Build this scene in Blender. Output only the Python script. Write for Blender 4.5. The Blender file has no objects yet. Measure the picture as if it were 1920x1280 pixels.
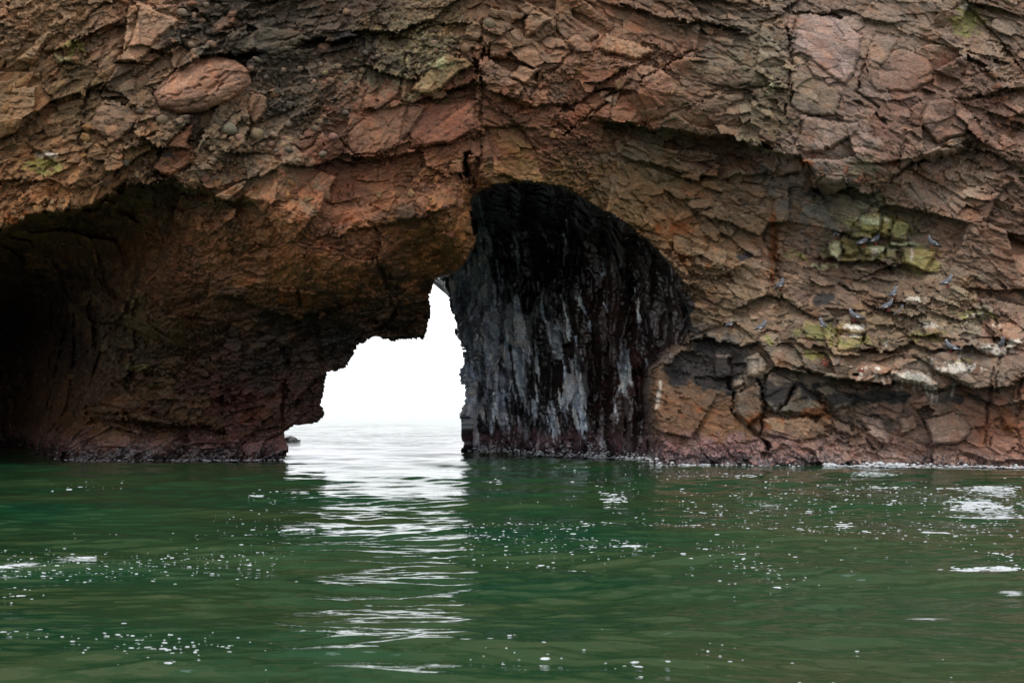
import bpy, bmesh, math, random, time
import numpy as np
T0 = time.time()
random.seed(7)
rng = np.random.default_rng(11)
f32 = np.float32
scene = bpy.context.scene
COL = scene.collection

# ------------------------------------------------------------------ camera, sky, sun, exposure
F, H = 2667.0, 1.5            # focal length in photo pixels, camera height above the water
HOR = 762.0                   # photo row of the horizon
cam_d = bpy.data.cameras.new('camera'); cam = bpy.data.objects.new('camera', cam_d); COL.objects.link(cam)
cam.location = (0, 0, H); cam.rotation_euler = (math.radians(90), 0, 0)
cam_d.sensor_width = 36; cam_d.lens = 36 * F / 1920; cam_d.shift_y = (HOR - 640) / 1920
cam_d.clip_end = 20000; cam_d.clip_start = 0.1
cam_d.dof.use_dof = True; cam_d.dof.focus_distance = 35.5; cam_d.dof.aperture_fstop = 6.5
scene.camera = cam

w = bpy.data.worlds.new('World'); scene.world = w; w.use_nodes = True
nt = w.node_tree; nt.nodes.clear()
SUN_EL, SUN_ROT = 58.0, 160.0
sky = nt.nodes.new('ShaderNodeTexSky'); sky.sky_type = 'NISHITA'; sky.sun_disc = False
sky.sun_elevation = math.radians(SUN_EL); sky.sun_rotation = math.radians(SUN_ROT)
sky.air_density = 1.0; sky.dust_density = 4.0; sky.ozone_density = 1.0
hs = nt.nodes.new('ShaderNodeHueSaturation'); hs.inputs['Saturation'].default_value = 0.35
mx = nt.nodes.new('ShaderNodeMix'); mx.data_type = 'RGBA'; mx.inputs['Factor'].default_value = 0.78
mx.inputs['B'].default_value = (13.6, 13.9, 14.4, 1)      # even overcast cloud cover
bg = nt.nodes.new('ShaderNodeBackground'); bg.inputs['Strength'].default_value = 0.13
ow = nt.nodes.new('ShaderNodeOutputWorld')
nt.links.new(sky.outputs[0], hs.inputs['Color']); nt.links.new(hs.outputs[0], mx.inputs['A'])
nt.links.new(mx.outputs['Result'], bg.inputs['Color']); nt.links.new(bg.outputs[0], ow.inputs['Surface'])
sl = bpy.data.lights.new('sun', 'SUN'); sl.energy = 1.5; sl.angle = math.radians(14); sl.color = (1, .97, .92)
so = bpy.data.objects.new('sun', sl); COL.objects.link(so)
so.rotation_euler = (math.radians(90 - SUN_EL), 0, math.radians(-20))
scene.view_settings.view_transform = 'Standard'; scene.view_settings.look = 'None'
scene.view_settings.gamma = 1; scene.view_settings.exposure = 0.0
scene.view_settings.use_curve_mapping = False

# ------------------------------------------------------------------ numpy helpers
def h3(ix, iy, iz, s):
    """hash of integer lattice -> three floats in 0..1"""
    a = (ix.astype(np.int64) * 73856093) ^ (iy.astype(np.int64) * 19349663) ^ (iz.astype(np.int64) * 83492791) ^ (s * 2654435761)
    a = a.astype(np.uint64).astype(np.uint32)
    a ^= a >> np.uint32(16); a *= np.uint32(0x85ebca6b); a ^= a >> np.uint32(13); a *= np.uint32(0xc2b2ae35); a ^= a >> np.uint32(16)
    b = a * np.uint32(1664525) + np.uint32(1013904223); b ^= b >> np.uint32(15); b *= np.uint32(0x2c1b3c6d); b ^= b >> np.uint32(12)
    k = f32(1 / 4294967296.0)
    c = (b * np.uint32(0x297a2d39)); c ^= c >> np.uint32(15)
    return a.astype(f32) * k, b.astype(f32) * k, c.astype(f32) * k

def vnoise(x, y, z, s=0):
    """smooth value noise -1..1"""
    xi, yi, zi = np.floor(x), np.floor(y), np.floor(z)
    fx, fy, fz = x - xi, y - yi, z - zi
    fx = fx * fx * (3 - 2 * fx); fy = fy * fy * (3 - 2 * fy); fz = fz * fz * (3 - 2 * fz)
    xi = xi.astype(np.int32); yi = yi.astype(np.int32); zi = zi.astype(np.int32)
    out = 0
    for dx in (0, 1):
        for dy in (0, 1):
            for dz in (0, 1):
                r = h3(xi + dx, yi + dy, zi + dz, s)[0]
                out = out + r * (fx if dx else 1 - fx) * (fy if dy else 1 - fy) * (fz if dz else 1 - fz)
    return (out * 2 - 1).astype(f32)

def fbm(x, y, z, o=3, s=0):
    t = 0; a = .5
    for i in range(o):
        t = t + a * vnoise(x, y, z, s + i); x, y, z, a = x * 2.03, y * 2.03, z * 2.03, a * .5
    return t

def cells(x, y, z, s):
    """nearest jittered cell: (facet height, F2-F1, id triple)"""
    xi, yi, zi = np.floor(x).astype(np.int32), np.floor(y).astype(np.int32), np.floor(z).astype(np.int32)
    best = np.full(x.shape, 9.0, f32); second = best.copy()
    bx = np.zeros(x.shape, np.int32); by = bx.copy(); bz = bx.copy()
    cx = np.zeros(x.shape, f32); cy = cx.copy(); cz = cx.copy()
    for dx in (-1, 0, 1):
        for dy in (-1, 0, 1):
            for dz in (-1, 0, 1):
                i, j, k = xi + dx, yi + dy, zi + dz
                a, b, c = h3(i, j, k, s)
                px, py, pz = i + .1 + .8 * a, j + .1 + .8 * b, k + .1 + .8 * c
                d = (px - x) ** 2 + (py - y) ** 2 + (pz - z) ** 2
                m = d < best
                second = np.where(m, best, np.minimum(second, d))
                best = np.where(m, d, best).astype(f32)
                bx = np.where(m, i, bx); by = np.where(m, j, by); bz = np.where(m, k, bz)
                cx = np.where(m, px, cx); cy = np.where(m, py, cy); cz = np.where(m, pz, cz)
    r1, r2, r3 = h3(bx, by, bz, s + 101)
    g1, g2, g3 = h3(bx, by, bz, s + 202)
    tilt = (g1 - .5) * (x - cx) + (g2 - .5) * (y - cy) + (g3 - .5) * (z - cz)
    edge = np.sqrt(second) - np.sqrt(best)
    cid = (bx.astype(np.int64) + 5000) * 100000000 + (by.astype(np.int64) + 5000) * 10000 + (bz.astype(np.int64) + 5000)
    return (r1 - .5).astype(f32), (tilt * 2).astype(f32), edge.astype(f32), cid, r2, r3

def sdf(poly, u, v):
    """signed pixel distance to polygon, positive inside"""
    P = np.array(poly, f32); n = len(P)
    d = np.full(u.shape, 1e9, f32); inside = np.zeros(u.shape, bool)
    for i in range(n):
        ax, ay = P[i]; bx_, by_ = P[(i + 1) % n]
        ex, ey = bx_ - ax, by_ - ay
        t = np.clip(((u - ax) * ex + (v - ay) * ey) / (ex * ex + ey * ey + 1e-9), 0, 1)
        d = np.minimum(d, (u - ax - t * ex) ** 2 + (v - ay - t * ey) ** 2)
        if ay != by_:
            c = ((ay > v) != (by_ > v)) & (u < (bx_ - ax) * (v - ay) / (by_ - ay) + ax)
            inside ^= c
    d = np.sqrt(d)
    return np.where(inside, d, -d).astype(f32)

def linedist(pts, u, v):
    d = np.full(u.shape, 1e9, f32)
    for (ax, ay), (bx_, by_) in zip(pts[:-1], pts[1:]):
        ex, ey = bx_ - ax, by_ - ay
        t = np.clip(((u - ax) * ex + (v - ay) * ey) / (ex * ex + ey * ey), 0, 1)
        d = np.minimum(d, (u - ax - t * ex) ** 2 + (v - ay - t * ey) ** 2)
    return np.sqrt(d)

def sstep(a, b, x):
    t = np.clip((x - a) / (b - a), 0, 1); return t * t * (3 - 2 * t)

def rbf(pts, u, v):
    P = np.array([(a / 1000, b / 1000) for a, b, _ in pts]); V = np.array([c for *_, c in pts], float)
    def phi(r2): return np.sqrt(r2 + .004)
    R = ((P[:, None] - P[None]) ** 2).sum(-1)
    n = len(P); A = np.zeros((n + 3, n + 3)); A[:n, :n] = phi(R) + np.eye(n) * 1e-3
    A[:n, n] = 1; A[:n, n + 1:n + 3] = P; A[n, :n] = 1; A[n + 1:n + 3, :n] = P.T
    W = np.linalg.solve(A, np.concatenate([V, np.zeros(3)]))
    x, y = (u / 1000).astype(f32), (v / 1000).astype(f32)
    out = W[n] + W[n + 1] * x + W[n + 2] * y
    for i in range(n): out = out + W[i] * phi((x - P[i, 0]) ** 2 + (y - P[i, 1]) ** 2)
    return out.astype(f32)

# ------------------------------------------------------------------ materials
def nodes_of(name):
    m = bpy.data.materials.new(name); m.use_nodes = True
    n = m.node_tree; n.nodes.clear()
    out = n.nodes.new('ShaderNodeOutputMaterial'); b = n.nodes.new('ShaderNodeBsdfPrincipled')
    n.links.new(b.outputs[0], out.inputs['Surface'])
    return m, n, b
def node(n, t, **kw):
    x = n.nodes.new(t)
    for k, v in kw.items():
        if k in x.inputs: x.inputs[k].default_value = v
        else: setattr(x, k, v)
    return x
def math_(n, op, a, b=None, c=None):
    x = n.nodes.new('ShaderNodeMath'); x.operation = op
    for i, q in enumerate((a, b, c)):
        if q is None: continue
        if isinstance(q, (int, float)): x.inputs[i].default_value = q
        else: n.links.new(q, x.inputs[i])
    return x.outputs[0]
def ramp(n, src, stops):
    r = n.nodes.new('ShaderNodeValToRGB'); n.links.new(src, r.inputs[0])
    e = r.color_ramp.elements
    while len(e) < len(stops): e.new(.5)
    for el, (p, c) in zip(e, stops):
        el.position = p; el.color = (c, c, c, 1) if isinstance(c, (int, float)) else (*c, 1)
    return r.outputs['Color']
def mixc(n, fac, a, b, mode='MIX'):
    x = n.nodes.new('ShaderNodeMix'); x.data_type = 'RGBA'; x.blend_type = mode
    for key, q in (('Factor', fac), ('A', a), ('B', b)):
        s = x.inputs[key] if key == 'Factor' else [i for i in x.inputs if i.name == key and i.type == 'RGBA'][0]
        if isinstance(q, (int, float)): s.default_value = q
        elif isinstance(q, tuple): s.default_value = (*q, 1)
        else: n.links.new(q, s)
    return [o for o in x.outputs if o.type == 'RGBA'][0]

def rock_material(name, use_attr):
    m, n, b = nodes_of(name)
    geo = node(n, 'ShaderNodeNewGeometry')
    if use_attr:
        at = node(n, 'ShaderNodeAttribute', attribute_name='Col'); base = at.outputs['Color']; wet = at.outputs['Alpha']
        pos = geo.outputs['Position']
    else:
        oi = node(n, 'ShaderNodeObjectInfo'); base = oi.outputs['Color']; wet = None; pos = geo.outputs['Position']
    # bedding: squashed copy of the position so that the grain runs with the strata
    mp = node(n, 'ShaderNodeMapping'); mp.inputs['Rotation'].default_value = (0, math.radians(28), 0); mp.inputs['Scale'].default_value = (1, 1, 3.2)
    n.links.new(pos, mp.inputs[0])
    n1 = node(n, 'ShaderNodeTexNoise', Scale=7.0, Detail=8.0, Roughness=.68); n.links.new(mp.outputs[0], n1.inputs['Vector'])
    n2 = node(n, 'ShaderNodeTexNoise', Scale=38.0, Detail=6.0, Roughness=.7); mp2 = node(n, 'ShaderNodeMapping'); mp2.inputs['Rotation'].default_value = (0, math.radians(-35), 0); mp2.inputs['Scale'].default_value = (.45, 1, 1.5); n.links.new(pos, mp2.inputs[0]); n.links.new(mp2.outputs[0], n2.inputs['Vector'])
    n3 = node(n, 'ShaderNodeTexNoise', Scale=1.6, Detail=9.0, Roughness=.72); n.links.new(pos, n3.inputs['Vector'])
    vo = node(n, 'ShaderNodeTexVoronoi', Scale=9.0); vo.feature = 'DISTANCE_TO_EDGE'
    wv = mixc(n, .12, mp.outputs[0], n1.outputs['Color'], 'ADD'); n.links.new(wv, vo.inputs['Vector'])
    c = mixc(n, 1.0, base, ramp(n, n1.outputs[0], [(.25, .62), (.5, 1.0), (.75, 1.38)]), 'MULTIPLY')
    c = mixc(n, 1.0, c, ramp(n, n2.outputs[0], [(.30, .6), (.5, 1.0), (.70, 1.4)]), 'MULTIPLY')
    n4 = node(n, 'ShaderNodeTexNoise', Scale=17.0, Detail=9.0, Roughness=.8); n.links.new(mp.outputs[0], n4.inputs['Vector'])
    c = mixc(n, 1.0, c, ramp(n, n4.outputs[0], [(.33, .5), (.48, 1.0), (.66, 1.45)]), 'MULTIPLY')
    ochre = ramp(n, n3.outputs[0], [(.36, (1.12, .86, .72)), (.5, (1, 1, 1)), (.62, (.93, .98, 1.03)), (.7, (1.08, .97, .76))])
    c = mixc(n, .8, c, ochre, 'MULTIPLY')
    crack = ramp(n, vo.outputs['Distance'], [(.0, .55), (.035, 1.0)])
    c = mixc(n, .45, c, crack, 'MULTIPLY')
    n.links.new(c, b.inputs['Base Color'])
    hgt = math_(n, 'ADD', math_(n, 'MULTIPLY', n1.outputs[0], 1.0), math_(n, 'MULTIPLY', n2.outputs[0], .35)); hgt = math_(n, 'ADD', hgt, math_(n, 'MULTIPLY', n4.outputs[0], .35))
    hgt = math_(n, 'ADD', hgt, math_(n, 'MULTIPLY', crack, .25))
    bp = node(n, 'ShaderNodeBump', Strength=.5, Distance=.045); n.links.new(hgt, bp.inputs['Height'])
    n.links.new(bp.outputs[0], b.inputs['Normal'])
    if wet is not None:
        r = math_(n, 'SUBTRACT', .82, math_(n, 'MULTIPLY', wet, .66)); r = math_(n, 'ADD', r, math_(n, 'MULTIPLY', math_(n, 'SUBTRACT', n1.outputs[0], .5), .25))
        n.links.new(r, b.inputs['Roughness'])
        n.links.new(math_(n, 'MULTIPLY_ADD', wet, .62, .20), b.inputs['Specular IOR Level'])
        n.links.new(math_(n, 'MULTIPLY_ADD', wet, -.28, .53), bp.inputs['Strength'])
    else:
        b.inputs['Roughness'].default_value = .75; b.inputs['Specular IOR Level'].default_value = .3
    return m
M_ROCK = rock_material('cliff_rock', True)
M_STONE = rock_material('loose_stone', False)

def water_material():
    m, n, b = nodes_of('sea_water')
    geo = node(n, 'ShaderNodeNewGeometry')
    p = geo.outputs['Position']
    mp = node(n, 'ShaderNodeMapping'); mp.inputs['Scale'].default_value = (.55, 1, 1); n.links.new(p, mp.inputs[0])
    a = node(n, 'ShaderNodeTexNoise', Scale=.35, Detail=4.0); n.links.new(mp.outputs[0], a.inputs['Vector'])
    c = mixc(n, ramp(n, a.outputs[0], [(.35, 0.), (.65, 1.)]), (.009, .048, .021), (.024, .048, .018))
    fa = node(n, 'ShaderNodeAttribute', attribute_name='Col')
    v1 = node(n, 'ShaderNodeTexVoronoi', Scale=9.0, Randomness=1.0); v1.feature = 'DISTANCE_TO_EDGE'
    w1 = node(n, 'ShaderNodeTexNoise', Scale=3.0, Detail=6.0, Roughness=.7); n.links.new(mp.outputs[0], w1.inputs['Vector'])
    n.links.new(mixc(n, .35, mp.outputs[0], w1.outputs['Color'], 'ADD'), v1.inputs['Vector'])
    lace = math_(n, 'SUBTRACT', 1.0, math_(n, 'MULTIPLY', v1.outputs['Distance'], 3.5))
    lv = math_(n, 'ADD', math_(n, 'MULTIPLY', fa.outputs['Fac'], 1.0), math_(n, 'MULTIPLY', math_(n, 'SUBTRACT', w1.outputs[0], .5), 1.5))
    lv = math_(n, 'ADD', lv, math_(n, 'MULTIPLY', math_(n, 'SUBTRACT', lace, .8), .45))
    film = math_(n, 'MULTIPLY', ramp(n, lv, [(.62, 0.), (.92, .85)]), ramp(n, fa.outputs['Fac'], [(.03, 0.), (.15, 1.)]))
    c = mixc(n, film, c, (.42, .45, .46))
    n.links.new(c, b.inputs['Base Color'])
    n.links.new(math_(n, 'MULTIPLY_ADD', film, .5, .045), b.inputs['Roughness']); b.inputs['IOR'].default_value = 1.33
    r1 = node(n, 'ShaderNodeTexNoise', Scale=14.0, Detail=3.0, Roughness=.5); n.links.new(mp.outputs[0], r1.inputs['Vector'])
    bp = node(n, 'ShaderNodeBump', Strength=.25, Distance=.012); n.links.new(r1.outputs[0], bp.inputs['Height'])
    # the open sea outside the arch is choppier than the sheltered water inside
    sx = node(n, 'ShaderNodeSeparateXYZ'); n.links.new(p, sx.inputs[0])
    far = ramp(n, math_(n, 'MULTIPLY', sx.outputs['Y'], 1 / 200.), [(.24, 0.), (.32, 1.)])
    r2 = node(n, 'ShaderNodeTexNoise', Scale=.9, Detail=5.0, Roughness=.6); n.links.new(mp.outputs[0], r2.inputs['Vector'])
    b2 = node(n, 'ShaderNodeBump', Strength=.9, Distance=.35); n.links.new(math_(n, 'MULTIPLY', r2.outputs[0], far), b2.inputs['Height']); n.links.new(bp.outputs[0], b2.inputs['Normal'])
    n.links.new(b2.outputs[0], b.inputs['Normal'])
    return m
M_WATER = water_material()

def simple(name, col, rough=.6, noise=.25, scale=20.):
    m, n, b = nodes_of(name)
    tc = node(n, 'ShaderNodeTexCoord'); t = node(n, 'ShaderNodeTexNoise', Scale=scale, Detail=4.0)
    n.links.new(tc.outputs['Object'], t.inputs['Vector'])
    c = mixc(n, 1.0, tuple(col), ramp(n, t.outputs[0], [(.3, 1 - noise), (.7, 1 + noise)]), 'MULTIPLY')
    n.links.new(c, b.inputs['Base Color']); b.inputs['Roughness'].default_value = rough
    return m

# ------------------------------------------------------------------ mesh from arrays
def mesh_from(name, co, quads, mat, col=None, smooth=True, tris=None):
    me = bpy.data.meshes.new(name)
    nq = 0 if quads is None else len(quads); ntr = 0 if tris is None else len(tris)
    me.vertices.add(len(co)); me.vertices.foreach_set('co', np.ascontiguousarray(co, f32).ravel())
    idx = []; ls = []; lt = []
    if nq: idx.append(quads.ravel()); ls.append(np.arange(nq) * 4); lt.append(np.full(nq, 4))
    if ntr: idx.append(tris.ravel()); ls.append(nq * 4 + np.arange(ntr) * 3); lt.append(np.full(ntr, 3))
    idx = np.concatenate(idx).astype(np.int32)
    me.loops.add(len(idx)); me.loops.foreach_set('vertex_index', idx)
    me.polygons.add(nq + ntr)
    me.polygons.foreach_set('loop_start', np.concatenate(ls).astype(np.int32))
    try: me.polygons.foreach_set('loop_total', np.concatenate(lt).astype(np.int32))
    except Exception: pass
    me.polygons.foreach_set('use_smooth', np.full(nq + ntr, smooth))
    if col is not None:
        at = me.color_attributes.new('Col', 'FLOAT_COLOR', 'POINT')
        at.data.foreach_set('color', np.ascontiguousarray(col, f32).ravel())
    me.update(calc_edges=True)
    if mat: me.materials.append(mat)
    return me
def link(name, me, parent=None, loc=None, kind=None, label=None, cat=None, group=None):
    o = bpy.data.objects.new(name, me); COL.objects.link(o)
    if parent is not None: o.parent = parent
    if loc is not None: o.location = loc
    for k, v in (('kind', kind), ('label', label), ('category', cat), ('group', group)):
        if v: o[k] = v
    return o

# ================================================================== THE CLIFF
STEP = 1.8
gu = [-46.0]; s = STEP
while gu[-1] > -2300: s *= 1.13; gu.append(gu[-1] - s)
ul = gu[::-1]
gu = [1966.0]; s = STEP
while gu[-1] < 4300: s *= 1.13; gu.append(gu[-1] + s)
U1 = np.array(ul[:-1] + list(np.arange(-46, 1966, STEP)) + gu, f32)
gv = [-30.0]; s = STEP
while gv[-1] > -1150: s *= 1.13; gv.append(gv[-1] - s)
V1 = np.array(gv[::-1][:-1] + list(np.arange(-30, 892, STEP)) + [896, 902, 912, 930, 960, 1000], f32)
NU, NV = len(U1), len(V1)
U, V = np.meshgrid(U1, V1)      # rows = v
shape = U.shape
u0, v0 = U, V
# warped image of the sculpting chart: outlines get ragged, rocky edges
wu = u0 + 9 * fbm(u0 / 60, v0 / 60, 0 * u0, 3, 5)
wv = v0 + 9 * fbm(u0 / 60, v0 / 60, 0 * u0 + 7.7, 3, 15)
# outlines break in straight, stepped facets rather than curls
_o, _t, _e, _c, _r2, _r3 = cells((u0 / 34 + v0 / 90).astype(f32), (v0 / 26 - u0 / 80).astype(f32), 0 * u0 + .5, 800)
wu = wu + 14 * (_r2 - .5); wv = wv + 12 * (_r3 - .5)
_o, _t, _e, _c, _r2, _r3 = cells((u0 / 13).astype(f32), (v0 / 11).astype(f32), 0 * u0 + .5, 801)
wu = wu + 5 * (_r2 - .5); wv = wv + 5 * (_r3 - .5)

FRONT = [(-40, -40, 32.6), (400, -40, 34.0), (900, -40, 35.0), (1500, -40, 35.4), (1920, -40, 36.0),
 (0, 200, 32.8), (200, 250, 33.0), (400, 200, 34.0), (700, 200, 34.6), (900, 200, 35.0), (1200, 200, 35.0), (1500, 200, 34.7), (1900, 200, 35.6),
 (100, 340, 32.9), (330, 320, 33.6), (540, 360, 34.4), (700, 380, 34.9), (860, 330, 35.2), (985, 320, 35.6), (1150, 370, 36.0), (1220, 300, 35.8),
 (1500, 300, 34.9), (1640, 350, 35.2), (1900, 350, 36.0), (1240, 440, 36.4), (1400, 430, 36.4), (1550, 450, 36.2), (1700, 440, 36.2), (1900, 450, 36.0),
 (1300, 560, 36.8), (1400, 600, 36.4), (1600, 600, 35.8), (1900, 600, 35.5), (1500, 690, 35.3), (1750, 690, 34.8), (1900, 690, 34.9), (1300, 720, 36.8),
 (1260, 860, 36.6), (1500, 860, 35.5), (1900, 860, 34.9), (1600, 780, 35.7), (1850, 780, 35.3), (1400, 780, 36.0),
 (-300, 200, 32.5), (-300, 700, 33.5), (2300, 300, 35.8), (2300, 800, 34.5), (-300, -300, 34.), (2200, -300, 37.5), (900, -300, 37), (0, 800, 34), (600, 800, 35)]
PILLAR = [(60, 440, 39.0), (200, 400, 37.4), (330, 350, 35.3), (330, 450, 36.2), (240, 470, 38.6), (540, 420, 34.7), (700, 420, 34.9), (860, 380, 35.3), (600, 480, 35.3), (700, 490, 35.5), (800, 440, 35.3), (300, 600, 38.2), (450, 550, 37.0),
 (600, 550, 37.0), (750, 550, 38.0), (800, 500, 37.0), (850, 450, 35.7), (880, 380, 35.9), (720, 620, 40.0), (600, 650, 40.2), (500, 700, 40.2), (300, 750, 40.2), (200, 780, 40.0),
 (150, 840, 39.6), (535, 860, 40.0), (400, 860, 39.9), (300, 860, 39.7), (600, 760, 40.4), (100, 850, 41.5), (50, 750, 50), (20, 620, 51), (0, 850, 54), (-120, 650, 52), (-300, 600, 43),
 (-300, 850, 44), (150, 560, 42.5), (100, 480, 41.5), (300, 540, 37.2), (130, 700, 43.5)]
WALLD = [(860, 540, 48.0), (870, 660, 47.5), (870, 840, 46.8), (950, 850, 45.2), (1050, 855, 43.0), (1150, 862, 40.9), (1240, 868, 38.0), (940, 360, 38.5), (985, 350, 37.5), (1060, 366, 37.5), (1130, 405, 37.6),
 (1200, 455, 37.6), (1270, 540, 37.8), (1285, 640, 37.8), (1230, 760, 38.4), (1000, 500, 44.5), (1100, 500, 42.2), (1200, 560, 40.0), (1100, 700, 42.2), (1000, 700, 44.4), (920, 600, 46.4), (900, 430, 45.5), (1000, 410, 42.5), (1100, 430, 41.0)]
uc, vc = np.clip(u0, -300, 2300), np.clip(v0, -300, 1000)
D = rbf(FRONT, uc, vc)
fp = rbf(PILLAR, uc, vc)
fw = rbf(WALLD, uc, vc)
# fluted, upright buttresses on the black inner wall
fl = (wu + .12 * (v0 - 600)) / 62
fw = fw + .5 * (np.abs(np.mod(fl + .25 * vnoise(fl * 1.7, v0 / 190, 0 * fl, 31), 1) - .5) - .25) * 2 + .45 * vnoise(u0 / 16, v0 / 90, 0 * u0, 33)

POLY_P = [(-2600, 470), (-300, 450), (0, 432), (45, 405), (110, 396), (160, 388), (190, 372), (235, 350), (300, 337), (335, 333), (350, 347), (400, 362), (440, 374), (500, 372), (545, 388), (640, 394), (740, 388),
          (800, 372), (870, 342), (900, 360), (900, 440), (900, 1100), (-2600, 1100)]
POLY_W = [(880, 374), (893, 358), (930, 343), (985, 336), (1060, 352), (1130, 392), (1180, 418), (1215, 445), (1250, 482), (1280, 520), (1292, 560), (1297, 610), (1292, 650), (1262, 664), (1240, 700),
          (1233, 740), (1240, 790), (1252, 830), (1248, 875), (1248, 1100), (840, 1100), (840, 640), (826, 575), (818, 530), (822, 521), (850, 511), (878, 484), (890, 440)]
WINDOW = [(536, 1100), (536, 866), (540, 840), (538, 812), (556, 799), (590, 796), (610, 777), (604, 752), (612, 706), (621, 694), (650, 684), (664, 664), (668, 650), (690, 636), (702, 632), (722, 637), (760, 642),
          (795, 636), (806, 606), (809, 590), (805, 560), (812, 536), (821, 522), (832, 540), (848, 572), (855, 622), (868, 660), (864, 700), (867, 722), (873, 745), (866, 770), (867, 800), (868, 828), (860, 846), (862, 866), (864, 1100)]
sp = sdf(POLY_P, wu, wv); sw = sdf(POLY_W, u0 + (wu - u0) * .6, v0 + (wv - v0) * .6)
wp = sstep(0, 16, sp)
# hard lip over the sea cave on the left, soft where the pillar blends into the arch
wp = np.where(u0 > 560, sstep(-30, 60, sp), wp)
D = D * (1 - wp) + fp * wp
soft = sstep(1100, 1260, u0) * sstep(600, 720, v0)
ww = sstep(0, 7 + 45 * soft, sw)
D = D * (1 - ww) + fw * ww
# the cliff leans back above the frame
D = D + np.clip(-60 - v0, 0, None) * .009
# masks reused later
inP = wp * (1 - ww); inW = ww

# ledges: rows (polyline, recess below [m], decay below [px], jut above [m], decay above [px])
LEDGES = [
 ([(1130, 222), (1200, 236), (1280, 243), (1330, 252), (1400, 262), (1480, 286), (1505, 292), (1535, 345), (1560, 362), (1585, 346), (1628, 360), (1680, 332), (1720, 302), (1830, 266)], .75, 75, .25, 50),
 ([(1180, 290), (1250, 318), (1300, 332), (1370, 336), (1440, 330), (1500, 316)], .30, 40, .12, 30),
 ([(1420, 640), (1460, 688), (1530, 697), (1600, 706), (1650, 716), (1700, 720), (1757, 730), (1800, 716), (1840, 727), (1885, 716), (1930, 700)], .48, 50, .26, 55),
 ([(1720, 640), (1790, 660), (1850, 655), (1940, 640)], .2, 30, .12, 30),
 ([(1540, 486), (1590, 488), (1640, 482), (1700, 496), (1745, 514)], .3, 30, .14, 30),
 ([(1590, 440), (1640, 446), (1700, 454)], .25, 16, .16, 30),
 ([(1490, 632), (1560, 658), (1660, 660), (1710, 640)], .25, 22, .16, 30),
 ([(1640, 560), (1720, 575), (1800, 590), (1870, 600)], .12, 20, .14, 24),
 ([(1640, 610), (1720, 625), (1800, 640)], .12, 20, .12, 24),
 ([(560, 78), (640, 70), (700, 58), (760, 60), (800, 30)], .5, 28, .15, 30),
 ([(1130, 2), (1190, 16), (1260, 36), (1340, 42), (1400, 60)], .3, 40, .15, 25),
 ([(300, 165), (330, 130), (380, 104), (470, 96)], .4, 24, .1, 20),
 ([(1490, 22), (1600, 18), (1700, 58), (1800, 98), (1890, 150)], .16, 14, .10, 40),
 ([(1820, 190), (1870, 170), (1930, 160)], .3, 30, .1, 30),
 ([(-20, 345), (60, 338), (140, 352), (160, 340)], .15, 20, .2, 40),
 ([(165, 772), (230, 782), (330, 790), (390, 800)], .45, 30, .35, 22),
 ([(190, 600), (240, 596), (310, 640), (330, 650)], .5, 30, .4, 22),
 ([(430, 560), (520, 590), (600, 590), (660, 560)], .5, 45, .15, 40),
 ([(640, 440), (720, 425), (800, 400), (860, 380)], .3, 30, .15, 30),
 ([(930, 170), (1000, 200), (1080, 190), (1160, 130), (1240, 95)], .22, 22, .16, 40),
 ([(640, 290), (720, 300), (830, 270), (890, 245)], .22, 22, .14, 40),
 ([(700, 205), (780, 190), (830, 180), (890, 150)], .28, 22, .18, 30),
 ([(1290, 640), (1330, 632), (1380, 650), (1410, 640)], .5, 32, .15, 20),
 ([(180, 165), (260, 130), (300, 100)], .35, 26, .15, 30),
 ([(100, 95), (180, 52), (240, 40)], .2, 22, .15, 30),
]
for pl, rec, wb, jut, wa in LEDGES:
    xs = [p[0] for p in pl]; ys = [p[1] for p in pl]
    m = (u0 > xs[0] - 60) & (u0 < xs[-1] + 60) & (v0 > min(ys) - 5 * wa) & (v0 < max(ys) + 5 * wb)
    uu, vv = wu[m], wv[m]
    dv = vv - np.interp(uu, xs, ys)
    fade = sstep(xs[0] - 40, xs[0] + 40, uu) * (1 - sstep(xs[-1] - 40, xs[-1] + 40, uu))
    D[m] += fade * np.where(dv > 0, rec * np.exp(-np.abs(dv) / wb) * sstep(0, 4, dv), -jut * np.exp(-np.abs(dv) / wa))
CRACKS = [
 ([(908, 40), (905, 130), (901, 230), (897, 300), (882, 345)], 4, .2), ([(873, 296), (876, 322)], 6, .9), ([(1478, 55), (1481, 140), (1474, 215)], 3, .25),
 ([(1443, 330), (1447, 400), (1453, 530), (1462, 640)], 5, .10), ([(1868, 560), (1872, 650), (1858, 740), (1852, 840)], 3, .14), ([(535, 655), (542, 720), (538, 800)], 5, .22),
 ([(590, 600), (600, 690)], 5, .2), ([(1640, 350), (1690, 330), (1730, 300)], 3, .2), ([(1580, 460), (1610, 420), (1640, 385)], 3, .15), ([(1425, 700), (1432, 790), (1440, 850)], 4, .25),
 ([(160, 170), (155, 260), (165, 330)], 5, .25), ([(760, 100), (745, 200)], 3, .15), ([(1372, 720), (1378, 770), (1420, 810), (1450, 850)], 4, .3), ([(1500, 720), (1580, 790), (1650, 835)], 3, .2),
 ([(1915, 700), (1900, 800), (1912, 850)], 3, .15), ([(1180, 235), (1260, 210), (1330, 180), (1480, 150)], 3, .12), ([(1640, 90), (1600, 170), (1660, 230)], 3, .15), ([(1700, 240), (1690, 330)], 3, .15),
 ([(700, 480), (730, 540), (725, 620)], 5, .3), ([(400, 620), (420, 740), (410, 840)], 4, .14), ([(250, 640), (240, 720)], 5, .3), ([(1120, 60), (1040, 130), (960, 220)], 3, .18), ([(1300, 90), (1180, 160), (1060, 250)], 3, .18)]
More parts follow.
